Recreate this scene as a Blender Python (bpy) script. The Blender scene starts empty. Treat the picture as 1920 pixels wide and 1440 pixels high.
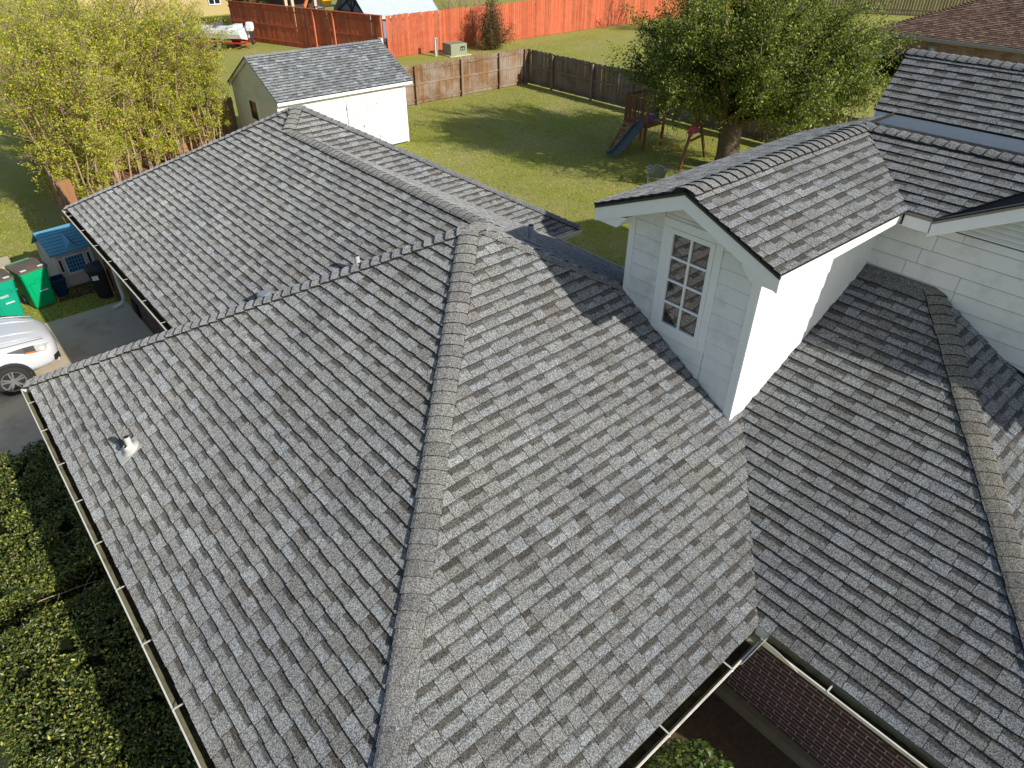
import bpy, math, random
import numpy as np
from mathutils import Vector, Matrix, noise as mnoise

random.seed(7)
RNG = np.random.default_rng(7)
S = bpy.context.scene
C = S.collection

# ------------------------------------------------------------------ camera, light, exposure
CAM = np.array([-4.605, -6.078, 8.435])
YAW, PITCH, ROLL, FPX = 0.7163, 0.6225, 0.0056, 1277.2
cd = bpy.data.cameras.new('camera')
cam = bpy.data.objects.new('camera', cd)
C.objects.link(cam)
cd.sensor_width = 36.0
cd.lens = FPX / 1920 * 36.0
cd.clip_start = 0.1
cd.clip_end = 2000
_f = np.array([math.sin(YAW) * math.cos(PITCH), math.cos(YAW) * math.cos(PITCH), -math.sin(PITCH)])
_r = np.array([math.cos(YAW), -math.sin(YAW), 0.0])
_u = np.cross(_r, _f)
_r2 = math.cos(ROLL) * _r + math.sin(ROLL) * _u
_u2 = -math.sin(ROLL) * _r + math.cos(ROLL) * _u
cam.matrix_world = Matrix(((_r2[0], _u2[0], -_f[0], CAM[0]), (_r2[1], _u2[1], -_f[1], CAM[1]),
                           (_r2[2], _u2[2], -_f[2], CAM[2]), (0, 0, 0, 1)))
S.camera = cam

SUN = Vector((0.215, -0.852, 0.476)).normalized()
w = bpy.data.worlds.new("World")
S.world = w
w.use_nodes = True
nt = w.node_tree
sky = nt.nodes.new('ShaderNodeTexSky')
sky.sky_type = 'NISHITA'
sky.sun_disc = False
sky.sun_elevation = math.asin(SUN.z)
sky.sun_rotation = math.atan2(SUN.x, SUN.y)
sky.air_density = 1.0
sky.dust_density = 1.2
bg = nt.nodes['Background']
bg.inputs['Strength'].default_value = 0.105
nt.links.new(sky.outputs[0], bg.inputs['Color'])
sl = bpy.data.lights.new('sun', 'SUN')
sl.energy = 4.35
sl.angle = math.radians(0.53)
sl.color = (1.0, 0.955, 0.885)
so = bpy.data.objects.new('sun', sl)
so.rotation_euler = SUN.to_track_quat('Z', 'Y').to_euler()
so.location = (0, 0, 30)
C.objects.link(so)
S.view_settings.view_transform = 'Standard'
S.view_settings.look = 'None'
S.view_settings.exposure = 0.40
S.view_settings.gamma = 1.0
S.view_settings.use_curve_mapping = False


def pix(p):
    v = np.asarray(p, float) - CAM
    z = v @ _f
    if z <= 0.05:
        return None
    return np.array([960 + FPX * (v @ _r2) / z, 720 - FPX * (v @ _u2) / z, z])


# ------------------------------------------------------------------ materials
MATS = {}


def node(nt, t, **kw):
    n = nt.nodes.new(t)
    for k, v in kw.items():
        if isinstance(k, str) and hasattr(n, k):
            setattr(n, k, v)
    return n


def base_mat(name, rough=0.6, spec=0.3):
    m = bpy.data.materials.new(name)
    m.use_nodes = True
    b = m.node_tree.nodes['Principled BSDF']
    b.inputs['Roughness'].default_value = rough
    b.inputs['Specular IOR Level'].default_value = spec
    MATS[name] = m
    return m, m.node_tree, b


def math_n(nt, op, a, b=None, clamp=False):
    n = nt.nodes.new('ShaderNodeMath')
    n.operation = op
    n.use_clamp = clamp
    for i, x in enumerate((a, b)):
        if x is None:
            continue
        if isinstance(x, (int, float)):
            n.inputs[i].default_value = x
        else:
            nt.links.new(x, n.inputs[i])
    return n.outputs[0]


def mixc(nt, fac, a, b, mode='MIX'):
    n = nt.nodes.new('ShaderNodeMix')
    n.data_type = 'RGBA'
    n.blend_type = mode
    for s, x in ((n.inputs[0], fac), (n.inputs[6], a), (n.inputs[7], b)):
        if isinstance(x, (int, float)):
            s.default_value = x
        elif isinstance(x, tuple):
            s.default_value = (*x[:3], 1)
        else:
            nt.links.new(x, s)
    return n.outputs[2]


def noise_n(nt, vec, scale, detail=3, rough=0.6, dist=0.0):
    n = nt.nodes.new('ShaderNodeTexNoise')
    n.inputs['Scale'].default_value = scale
    n.inputs['Detail'].default_value = detail
    n.inputs['Roughness'].default_value = rough
    n.inputs['Distortion'].default_value = dist
    if vec is not None:
        nt.links.new(vec, n.inputs['Vector'])
    return n.outputs['Fac']


def ramp(nt, fac, stops):
    n = nt.nodes.new('ShaderNodeValToRGB')
    e = n.color_ramp.elements
    while len(e) < len(stops):
        e.new(0.5)
    for i, (p, c) in enumerate(stops):
        e[i].position = p
        e[i].color = (*c, 1) if isinstance(c, tuple) else (c, c, c, 1)
    nt.links.new(fac, n.inputs[0])
    return n.outputs[0]


def pos_n(nt, obj=False):
    if obj:
        return nt.nodes.new('ShaderNodeTexCoord').outputs['Object']
    return nt.nodes.new('ShaderNodeNewGeometry').outputs['Position']


def scaled(nt, vec, s):
    n = nt.nodes.new('ShaderNodeMapping')
    n.inputs['Scale'].default_value = s
    nt.links.new(vec, n.inputs['Vector'])
    return n.outputs[0]


def bump_n(nt, b, h, strength=0.3, dist=0.01):
    n = nt.nodes.new('ShaderNodeBump')
    n.inputs['Strength'].default_value = strength
    n.inputs['Distance'].default_value = dist
    nt.links.new(h, n.inputs['Height'])
    nt.links.new(n.outputs[0], b.inputs['Normal'])


def attr(nt, name):
    n = nt.nodes.new('ShaderNodeAttribute')
    n.attribute_name = name
    return n


def plain(name, col, rough=0.5, spec=0.35, var=0.15, scale=8, bump=0.0, metal=0.0, stretch=None, dirt=None, dscale=2.0, damt=0.5):
    m, nt, b = base_mat(name, rough, spec)
    p = pos_n(nt)
    if stretch:
        p = scaled(nt, p, stretch)
    n = noise_n(nt, p, scale, 4)
    lo = tuple(c * (1 - var) for c in col)
    hi = tuple(min(1, c * (1 + var)) for c in col)
    c = mixc(nt, n, lo, hi)
    if dirt:
        d = noise_n(nt, pos_n(nt), dscale, 5, 0.7)
        f = math_n(nt, 'MULTIPLY', ramp(nt, d, [(0.5, 0.0), (0.75, 1.0)]), damt)
        c = mixc(nt, f, c, dirt)
    nt.links.new(c, b.inputs['Base Color'])
    b.inputs['Metallic'].default_value = metal
    if bump:
        bump_n(nt, b, n, bump)
    return m


def varied(name, col, rough=0.6, scale=6, var=0.3, stretch=None, bump=0.0, dirt=None, dscale=1.5, damt=0.6, attr_mul=True, spec=0.3):
    """colour times the mesh's 'tone' attribute, or per-object random"""
    m, nt, b = base_mat(name, rough, spec)
    p = pos_n(nt)
    if stretch:
        p = scaled(nt, p, stretch)
    n = noise_n(nt, p, scale, 5, 0.65)
    c = mixc(nt, n, tuple(x * (1 - var) for x in col), tuple(min(1, x * (1 + var)) for x in col))
    oi = nt.nodes.new('ShaderNodeObjectInfo')
    r = math_n(nt, 'MULTIPLY_ADD', oi.outputs['Random'], 0.5)
    r.node.inputs[2].default_value = 0.75
    c = mixc(nt, 1.0, c, r, 'MULTIPLY')
    if dirt:
        d = noise_n(nt, pos_n(nt), dscale, 5, 0.7)
        f = math_n(nt, 'MULTIPLY', ramp(nt, d, [(0.42, 0.0), (0.62, 1.0)]), damt)
        c = mixc(nt, f, c, dirt)
    nt.links.new(c, b.inputs['Base Color'])
    if bump:
        bump_n(nt, b, n, bump)
    return m


def shingle_mat(name, gscale=150.0, tint=(1, 1, 1), contrast=1.0, moss=0.0):
    m, nt, b = base_mat(name, 0.9, 0.12)
    p = pos_n(nt)
    a = attr(nt, 'Col')
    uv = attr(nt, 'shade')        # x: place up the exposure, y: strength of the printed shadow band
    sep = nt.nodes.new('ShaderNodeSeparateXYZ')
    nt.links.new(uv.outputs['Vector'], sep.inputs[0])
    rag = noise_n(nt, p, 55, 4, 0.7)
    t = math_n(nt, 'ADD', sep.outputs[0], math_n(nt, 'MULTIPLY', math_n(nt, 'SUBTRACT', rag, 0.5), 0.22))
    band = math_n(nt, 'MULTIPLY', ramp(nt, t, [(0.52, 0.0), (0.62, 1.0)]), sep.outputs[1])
    line = math_n(nt, 'MULTIPLY', ramp(nt, t, [(0.78, 0.0), (0.86, 1.0)]), 0.8)  # thin shadow line of the course above, put into every tab's colour
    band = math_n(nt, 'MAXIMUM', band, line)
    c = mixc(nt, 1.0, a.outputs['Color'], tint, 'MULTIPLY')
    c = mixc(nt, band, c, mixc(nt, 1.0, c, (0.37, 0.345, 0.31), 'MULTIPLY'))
    vo = nt.nodes.new('ShaderNodeTexVoronoi')
    vo.inputs['Scale'].default_value = gscale
    nt.links.new(p, vo.inputs['Vector'])
    bw = nt.nodes.new('ShaderNodeRGBToBW')
    nt.links.new(vo.outputs['Color'], bw.inputs[0])
    g = ramp(nt, bw.outputs[0], [(0.2, 1 - 0.62 * contrast), (0.5, 0.94), (0.8, 1 + 0.85 * contrast)])
    c = mixc(nt, 1.0, c, g, 'MULTIPLY')
    big = noise_n(nt, p, 0.9, 4, 0.6)
    c = mixc(nt, 1.0, c, ramp(nt, big, [(0.3, (0.9, 0.9, 0.93)), (0.7, (1.1, 1.08, 1.03))]), 'MULTIPLY')
    hue = noise_n(nt, p, 75, 2, 0.5)
    c = mixc(nt, 0.35, c, mixc(nt, 1.0, c, ramp(nt, hue, [(0.35, (0.85, 1.02, 1.12)), (0.65, (1.13, 1.02, 0.86))]), 'MULTIPLY'))
    nt.links.new(c, b.inputs['Base Color'])
    bump_n(nt, b, bw.outputs[0], 0.12, 0.003)
    b.inputs['Diffuse Roughness'].default_value = 1.0
    return m


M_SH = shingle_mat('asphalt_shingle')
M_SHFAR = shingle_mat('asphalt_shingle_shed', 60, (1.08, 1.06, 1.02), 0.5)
M_BROWN = shingle_mat('brown_shingle', 20, (1, 1, 1), 0.5)
M_EDGE = plain('shingle_edge', (0.028, 0.026, 0.025), 0.95, 0.1)
M_DECK = plain('roof_felt', (0.03, 0.03, 0.03), 0.95, 0.1)
M_WHITE = plain('white_paint', (0.74, 0.75, 0.74), 0.55, 0.3, 0.05, 5, dirt=(0.40, 0.38, 0.31), dscale=2.2, damt=0.35)
M_SIDING = plain('white_siding', (0.72, 0.73, 0.73), 0.6, 0.25, 0.06, 5, dirt=(0.40, 0.40, 0.31), dscale=2.1, damt=0.55)
M_FASCIA = plain('white_fascia', (0.78, 0.79, 0.79), 0.5, 0.3, 0.03, 5)
M_SOFFIT = plain('soffit', (0.45, 0.45, 0.44), 0.7)
M_SHEDW = plain('shed_white', (0.70, 0.71, 0.68), 0.6, 0.25, 0.06, 3, stretch=(6, 6, 0.6), dirt=(0.34, 0.35, 0.24), dscale=1.1, damt=0.55)
M_GUT = plain('gutter_cream', (0.66, 0.64, 0.56), 0.45, 0.35, 0.06, 3, dirt=(0.22, 0.20, 0.10), dscale=3.5, damt=0.45)
M_GUTIN = plain('gutter_inside', (0.20, 0.19, 0.11), 0.9, 0.1, 0.4, 9, dirt=(0.05, 0.04, 0.025), dscale=5, damt=0.9)
M_DEBRIS = plain('gutter_debris', (0.05, 0.035, 0.022), 0.95, 0.05, 0.6, 40, 0.5, dirt=(0.16, 0.13, 0.06), dscale=9, damt=0.7)
M_HANG = plain('hanger_metal', (0.55, 0.54, 0.49), 0.4, 0.5)
M_DRIP = plain('dark_drip_edge', (0.04, 0.042, 0.045), 0.5)
M_TAUPE = plain('taupe_drip_edge', (0.22, 0.20, 0.175), 0.5)
M_PVC = plain('vent_white', (0.50, 0.49, 0.45), 0.5, 0.3, 0.05)
M_LEAD = plain('vent_grey', (0.22, 0.25, 0.29), 0.55, 0.3, 0.1)
M_BRICK = varied('brick_dark', (0.085, 0.043, 0.036), 0.9, 40, 0.4, bump=0.4)
M_MORTAR = plain('mortar', (0.42, 0.38, 0.38), 0.95, 0.1, 0.15, 30)
M_CONC = plain('concrete', (0.52, 0.44, 0.32), 0.9, 0.15, 0.12, 1.5, 0.1, dirt=(0.20, 0.17, 0.12), dscale=1.2, damt=0.6)
M_LEDGE = plain('concrete_ledge', (0.20, 0.17, 0.11), 0.9, 0.15, 0.3, 5, 0.2)
M_GAP = plain('gap_shade_backing', (0.03, 0.03, 0.03), 0.9, 0.1)  # backing coloured near black to stand in for shadow in the board gaps


def glass_mat():
    m, nt, b = base_mat('window_glass', 0.03, 0.8)
    b.inputs['Base Color'].default_value = (0.02, 0.021, 0.022, 1)
    b.inputs['Roughness'].default_value = 0.02
    b.inputs['Coat Weight'].default_value = 1.0
    b.inputs['Coat Roughness'].default_value = 0.02
    b.inputs['Coat IOR'].default_value = 1.9
    return m


M_GLASS = glass_mat()
M_FENCE = varied('fence_brown', (0.19, 0.105, 0.05), 0.85, 4, 0.5, (9, 9, 0.9), 0.3, dirt=(0.36, 0.33, 0.28), dscale=0.9, damt=0.45)
M_FENCEG = varied('fence_grey', (0.19, 0.125, 0.075), 0.85, 4, 0.45, (9, 9, 0.9), 0.3, dirt=(0.24, 0.22, 0.19), dscale=1.3, damt=0.7)
M_ORANGE = varied('fence_cedar', (0.30, 0.15, 0.065), 0.85, 4, 0.4, (9, 9, 0.9), 0.3)
M_RED = varied('fence_red', (0.40, 0.088, 0.036), 0.75, 3, 0.25, (6, 6, 0.5), 0.15, dirt=(0.46, 0.165, 0.085), dscale=2.5, damt=0.35)
M_REDPOST = plain('fence_red_post', (0.55, 0.16, 0.08), 0.7)
M_FARWOOD = varied('fence_far', (0.10, 0.08, 0.05), 0.9, 4, 0.4, (9, 9, 0.9))
M_BARK = plain('oak_bark', (0.13, 0.10, 0.072), 0.95, 0.1, 0.65, 5, 1.0, stretch=(4, 4, 0.6))
M_STEM = plain('pale_stem', (0.36, 0.255, 0.165), 0.8, 0.15, 0.35, 8)
M_TWIG = plain('twig', (0.20, 0.14, 0.085), 0.85, 0.1, 0.3, 8)


def leaf_mat(name, rough=0.5, trans=0.35, spec=0.3):
    m, nt, b = base_mat(name, rough, spec)
    a = attr(nt, 'Col')
    nt.links.new(a.outputs['Color'], b.inputs['Base Color'])
    t = nt.nodes.new('ShaderNodeBsdfTranslucent')
    nt.links.new(mixc(nt, 1.0, a.outputs['Color'], (1.2, 1.25, 0.6), 'MULTIPLY'), t.inputs['Color'])
    mx = nt.nodes.new('ShaderNodeMixShader')
    mx.inputs[0].default_value = trans
    nt.links.new(b.outputs[0], mx.inputs[1])
    nt.links.new(t.outputs[0], mx.inputs[2])
    nt.links.new(mx.outputs[0], nt.nodes['Material Output'].inputs['Surface'])
    return m


M_LEAF = leaf_mat('leaf_matt')
M_GLOSSY = leaf_mat('leaf_glossy', 0.38, 0.18, 0.38)
M_BLADE = leaf_mat('grass_blade', 0.6, 0.3, 0.2)


def lawn_mat():
    m, nt, b = base_mat('lawn', 0.95, 0.1)
    p = pos_n(nt)
    n1 = noise_n(nt, p, 0.35, 4, 0.6)
    n2 = noise_n(nt, p, 2.2, 5, 0.7)
    n3 = noise_n(nt, p, 26, 3, 0.7)
    g = mixc(nt, n3, (0.19, 0.215, 0.028), (0.40, 0.40, 0.075))
    tan = mixc(nt, n3, (0.30, 0.255, 0.10), (0.48, 0.42, 0.21))
    f = math_n(nt, 'ADD', math_n(nt, 'MULTIPLY', n1, 0.55), math_n(nt, 'MULTIPLY', n2, 0.45))
    c = mixc(nt, ramp(nt, f, [(0.44, 0.05), (0.62, 0.75)]), g, tan)
    nt.links.new(c, b.inputs['Base Color'])
    bump_n(nt, b, n3, 0.8, 0.05)
    return m


M_LAWN = lawn_mat()
M_DIRT = plain('dirt', (0.085, 0.06, 0.042), 0.95, 0.05, 0.5, 14, 0.6, dirt=(0.16, 0.10, 0.055), dscale=2, damt=0.6)
M_MULCH = plain('leaf_litter', (0.24, 0.125, 0.065), 0.95, 0.05, 0.55, 16, 0.6)


# ------------------------------------------------------------------ mesh builder
class MB:
    def __init__(s):
        s.v, s.f, s.m, s.c, s.u = [], [], [], [], []

    def add(s, verts, faces, mi=0, col=None, uv=None):
        o = len(s.v)
        s.v.extend([tuple(map(float, q)) for q in verts])
        for k, f in enumerate(faces):
            s.f.append([i + o for i in f])
            s.m.append(mi if isinstance(mi, int) else mi[k])
            s.c.append(col if (col is None or not isinstance(col, list)) else col[k])
            s.u.append(None if uv is None else uv[k])
        return s

    def box(s, x0, x1, y0, y1, z0, z1, mi=0, M=None):
        v = [(x0, y0, z0), (x1, y0, z0), (x1, y1, z0), (x0, y1, z0), (x0, y0, z1), (x1, y0, z1), (x1, y1, z1), (x0, y1, z1)]
        if M is not None:
            v = [tuple(M @ Vector(q)) for q in v]
        return s.add(v, [(3, 2, 1, 0), (4, 5, 6, 7), (0, 1, 5, 4), (1, 2, 6, 5), (2, 3, 7, 6), (3, 0, 4, 7)], mi)

    def bar(s, a, b, w, h, up=(0, 0, 1), mi=0):
        """box of width w, height h centred on the segment a-b"""
        a, b = Vector(a), Vector(b)
        t = (b - a).normalized()
        up = Vector(up)
        if abs(t.dot(up)) > 0.98:
            up = Vector((0, 1, 0))
        sd = t.cross(up).normalized()
        up = sd.cross(t).normalized()
        v = []
        for q in (a, b):
            for i, j in ((-1, -1), (1, -1), (1, 1), (-1, 1)):
                v.append(q + sd * (w / 2 * i) + up * (h / 2 * j))
        return s.add(v, [(0, 1, 2, 3)[::-1], (4, 5, 6, 7), (0, 1, 5, 4), (1, 2, 6, 5), (2, 3, 7, 6), (3, 0, 4, 7)], mi)

    def tube(s, pts, rad, n=6, mi=0, cap=True):
        pts = [Vector(p) for p in pts]
        if isinstance(rad, (int, float)):
            rad = [rad] * len(pts)
        o = len(s.v)
        ref = Vector((0.3, 0.9, 0.2)).normalized()
        for i, p in enumerate(pts):
            t = (pts[min(i + 1, len(pts) - 1)] - pts[max(i - 1, 0)]).normalized()
            a = t.cross(ref)
            if a.length < 1e-3:
                a = t.cross(Vector((1, 0, 0)))
            a.normalize()
            bb = t.cross(a)
            for k in range(n):
                an = 2 * math.pi * k / n
                s.v.append(tuple(p + (a * math.cos(an) + bb * math.sin(an)) * rad[i]))
        for i in range(len(pts) - 1):
            for k in range(n):
                s.f.append([o + i * n + k, o + i * n + (k + 1) % n, o + (i + 1) * n + (k + 1) % n, o + (i + 1) * n + k])
                s.m.append(mi); s.c.append(None); s.u.append(None)
        if cap:
            for st in (0, len(pts) - 1):
                f = [o + st * n + k for k in range(n)]
                s.f.append(f if st else f[::-1])
                s.m.append(mi); s.c.append(None); s.u.append(None)
        return s

    def lathe(s, prof, n=20, cx=0, cy=0, mi=0, sx=1, sy=1):
        o = len(s.v)
        for r, z in prof:
            for k in range(n):
                a = 2 * math.pi * k / n
                s.v.append((cx + r * sx * math.cos(a), cy + r * sy * math.sin(a), z))
        for i in range(len(prof) - 1):
            for k in range(n):
                s.f.append([o + i * n + k, o + i * n + (k + 1) % n, o + (i + 1) * n + (k + 1) % n, o + (i + 1) * n + k])
                s.m.append(mi); s.c.append(None); s.u.append(None)
        return s

    def prism(s, poly, ext, mi=0):
        """3D polygon extruded by vector ext"""
        n = len(poly)
        e = Vector(ext)
        v = [Vector(p) for p in poly] + [Vector(p) + e for p in poly]
        return s.add(v, [tuple(range(n))[::-1], tuple(range(n, 2 * n))] + [(i, (i + 1) % n, n + (i + 1) % n, n + i) for i in range(n)], mi)

    def mesh(s, name, mats, smooth=False):
        me = bpy.data.meshes.new(name)
        me.from_pydata(s.v, [], s.f)
        for m in (mats if isinstance(mats, (list, tuple)) else [mats]):
            me.materials.append(m)
        if any(s.m):
            me.polygons.foreach_set('material_index', s.m)
        if any(c is not None for c in s.c):
            a = me.attributes.new('Col', 'FLOAT_COLOR', 'CORNER')
            d = []
            for f, c in zip(s.f, s.c):
                c = c or (0.03, 0.03, 0.03)
                d.extend((*c[:3], 1.0) * len(f))
            a.data.foreach_set('color', d)
            a = me.attributes.new('shade', 'FLOAT_VECTOR', 'CORNER')
            d = []
            for f, u in zip(s.f, s.u):
                if u is None:
                    d.extend((0, 0, 0) * len(f))
                else:
                    for q in u:
                        d.extend((q[0], q[1], 0))
            a.data.foreach_set('vector', d)
        if smooth:
            me.polygons.foreach_set('use_smooth', [(not any(s.m)) or k == 0 for k in s.m] if smooth == 'top' else [True] * len(me.polygons))
        me.update()
        return me


def link(name, me, parent=None, kind=None):
    o = bpy.data.objects.new(name, me)
    C.objects.link(o)
    if parent is not None:
        o.parent = parent
        w_ = parent
        M = Matrix.Identity(4)
        while w_ is not None:
            M = Matrix.LocRotScale(w_.location, w_.rotation_euler, w_.scale) @ w_.matrix_parent_inverse @ M if w_ is not parent else Matrix.LocRotScale(w_.location, w_.rotation_euler, w_.scale)
            w_ = None
        # parents of parents are always identity children of a top-level Empty
        if parent.parent is not None:
            M = Matrix.Identity(4)
        o.matrix_parent_inverse = M.inverted() if parent.get('world_children') else Matrix.Identity(4)
    if kind:
        o['kind'] = kind
    return o


def part(name, mb, mats, parent, smooth=False, kind=None):
    return link(name, mb.mesh(name, mats, smooth), parent, kind)


def tag(o, label, cat, group=None):
    o['label'] = label
    o['category'] = cat
    if group:
        o['group'] = group
    return o


def thing(name, label, cat, loc=(0, 0, 0), rz=0.0, group=None, world=False):
    """Empty at the base of a thing; world=True: its parts are written in world coordinates"""
    o = bpy.data.objects.new(name, None)
    o.empty_display_size = 0.2
    o.location = loc
    o.rotation_euler = (0, 0, rz)
    C.objects.link(o)
    if world:
        o['world_children'] = 1
    return tag(o, label, cat, group)


def copy_thing(src, loc, rz, label):
    c = src.copy()
    C.objects.link(c)
    c.location = loc
    c.rotation_euler = (0, 0, rz)
    c['label'] = label

    def rec(s_, d_):
        for ch in list(s_.children):
            k = ch.copy()
            C.objects.link(k)
            k.parent = d_
            k.matrix_parent_inverse = Matrix.Identity(4)
            rec(ch, k)
    rec(src, c)
    return c


def structure(name, mb, mat, smooth=False):
    o = link(name, mb.mesh(name, mat, smooth))
    o['kind'] = 'structure'
    return o


def clip(poly, hp):
    """clip 2D polygon by half planes (a,b,c): a*x+b*y<=c"""
    for a, b, c in hp:
        out = []
        n = len(poly)
        for i in range(n):
            p, q = poly[i], poly[(i + 1) % n]
            dp, dq = a * p[0] + b * p[1] - c, a * q[0] + b * q[1] - c
            if dp <= 1e-9:
                out.append(p)
            if (dp < -1e-9 and dq > 1e-9) or (dp > 1e-9 and dq < -1e-9):
                t = dp / (dp - dq)
                out.append((p[0] + t * (q[0] - p[0]), p[1] + t * (q[1] - p[1])))
        poly = out
        if len(poly) < 3:
            return []
    return poly


def area(poly):
    return 0.5 * sum(poly[i][0] * poly[(i + 1) % len(poly)][1] - poly[(i + 1) % len(poly)][0] * poly[i][1] for i in range(len(poly)))


def halfplanes(poly):
    if area(poly) < 0:
        poly = poly[::-1]
    hp = []
    for i in range(len(poly)):
        p, q = poly[i], poly[(i + 1) % len(poly)]
        dx, dy = q[0] - p[0], q[1] - p[1]
        L = math.hypot(dx, dy)
        if L < 1e-6:
            continue
        n = (dy / L, -dx / L)
        hp.append((n[0], n[1], n[0] * p[0] + n[1] * p[1]))
    return hp


# ------------------------------------------------------------------ shingles
GREY = [(0.242, 0.252, 0.258), (0.226, 0.233, 0.236), (0.210, 0.213, 0.212), (0.194, 0.193, 0.187), (0.178, 0.174, 0.166), (0.216, 0.216, 0.211)]
GREYW = [0.16, 0.24, 0.24, 0.15, 0.07, 0.14]
BRN = [(0.24, 0.150, 0.108), (0.205, 0.128, 0.092), (0.28, 0.185, 0.135), (0.17, 0.105, 0.078)]
BRNW = [0.3, 0.3, 0.2, 0.2]


class Plane:
    def __init__(s, z0, gx, gy, polys):
        s.z0, s.gx, s.gy, s.polys = z0, gx, gy, polys
        g = math.hypot(gx, gy)
        s.up = (gx / g, gy / g)
        s.al = (s.up[1], -s.up[0])
        s.cos = 1 / math.sqrt(1 + g * g)
        s.n = Vector((-gx, -gy, 1)).normalized()

    def z(s, x, y):
        return s.z0 + s.gx * x + s.gy * y

    def pt(s, x, y, h=0.0):
        return Vector((x, y, s.z(x, y))) + s.n * h


def shingle_tabs(pl, expo=0.143, pal=GREY, wts=GREYW, wr=(0.14, 0.255), thick=1.0, overhang=0.015, gap=0.005, seed=1):
    """yield (screen_area, builder) for every tab of a roof plane"""
    rnd = random.Random(seed)
    ex = expo * pl.cos
    out = []
    U = [p[0] * pl.al[0] + p[1] * pl.al[1] for q in pl.polys for p in q]
    W = [p[0] * pl.up[0] + p[1] * pl.up[1] for q in pl.polys for p in q]
    u0, u1, w0, w1 = min(U), max(U), min(W) - overhang, max(W)
    hps = [halfplanes([(p[0] * pl.al[0] + p[1] * pl.al[1], p[1] * pl.up[1] + p[0] * pl.up[0]) for p in q]) for q in pl.polys]
    # let the lowest course hang over the eave
    hps = [[(a, b, c + (overhang if b < -0.999 and abs(c + (w0 + overhang)) < 1e-3 else 0)) for a, b, c in h] for h in hps]
    k = 0
    w = w0
    while w < w1:
        u = u0 - rnd.random() * 0.3
        raised = rnd.random() < 0.5
        while u < u1:
            wd = rnd.uniform(*wr)
            if rnd.random() < 0.06:
                wd *= 0.55
            jit = (-0.002 if raised else 0.003) + rnd.uniform(-0.0015, 0.0015)
            rect = [(u + gap / 2, w + jit), (u + wd - gap / 2, w + jit), (u + wd - gap / 2, w + ex + 0.022), (u + gap / 2, w + ex + 0.022)]
            pieces = [q for q in (clip(rect, h) for h in hps) if len(q) > 2 and abs(area(q)) > 2e-4]
            if pieces:
                hb = (0.020 if raised else 0.0172) * thick + rnd.uniform(-0.001, 0.001)
                ht = 0.0025 * thick
                ci = rnd.choices(range(len(pal)), wts)[0]
                if raised and rnd.random() < 0.5:
                    ci = min(len(pal) - 1, max(2, ci))
                f = rnd.uniform(0.95, 1.05)
                col = tuple(c * f for c in pal[ci])
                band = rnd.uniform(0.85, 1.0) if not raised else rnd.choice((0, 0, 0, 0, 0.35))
                mb = MB()
                ctr = None
                for q in pieces:
                    top, bot, uv = [], [], []
                    for (pu, pw) in q:
                        t = (pw - w) / ex
                        x = pu * pl.al[0] + pw * pl.up[0]
                        y = pu * pl.al[1] + pw * pl.up[1]
                        h = hb + (ht - hb) * t
                        top.append(pl.pt(x, y, h))
                        bot.append(pl.pt(x, y, h - 0.018 * thick))
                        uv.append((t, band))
                    n = len(top)
                    if area([(p.x, p.y) for p in top]) < 0:
                        top, bot, uv = top[::-1], bot[::-1], uv[::-1]
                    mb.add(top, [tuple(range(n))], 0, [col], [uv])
                    mb.add(top + bot, [(i, n + i, n + (i + 1) % n, (i + 1) % n) for i in range(n)], 1, [(0.03, 0.03, 0.03)] * n)
                    ctr = sum(top, Vector()) / n
                    px = [pix(p) for p in top]
                    if all(p is not None for p in px):
                        ar = abs(area([(p[0], p[1]) for p in px]))
                        if pl.n.dot(Vector(CAM) - ctr) <= 0 or not (0 < px[0][0] < 1920 and 0 < px[0][1] < 1440):
                            ar = 0
                    else:
                        ar = 0
                out.append((ar, mb))
            u += wd
            raised = (not raised) if rnd.random() < 0.94 else raised
        w += ex
        k += 1
    return out


def join(mbs):
    r = MB()
    for m in mbs:
        o = len(r.v)
        r.v += m.v
        r.f += [[i + o for i in f] for f in m.f]
        r.m += m.m
        r.c += m.c
        r.u += m.u
    return r


def individual(name, field, items, limit, mats, parent, smooth=False):
    """the largest `limit` in the picture as parts, the rest as one stuff part"""
    items = sorted(items, key=lambda t: -t[0])
    for ar, mb in items[:limit]:
        part(name, mb, mats, parent, smooth)
    if items[limit:]:
        part(field, join([m for _, m in items[limit:]]), mats, parent, smooth, kind='stuff')


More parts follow.
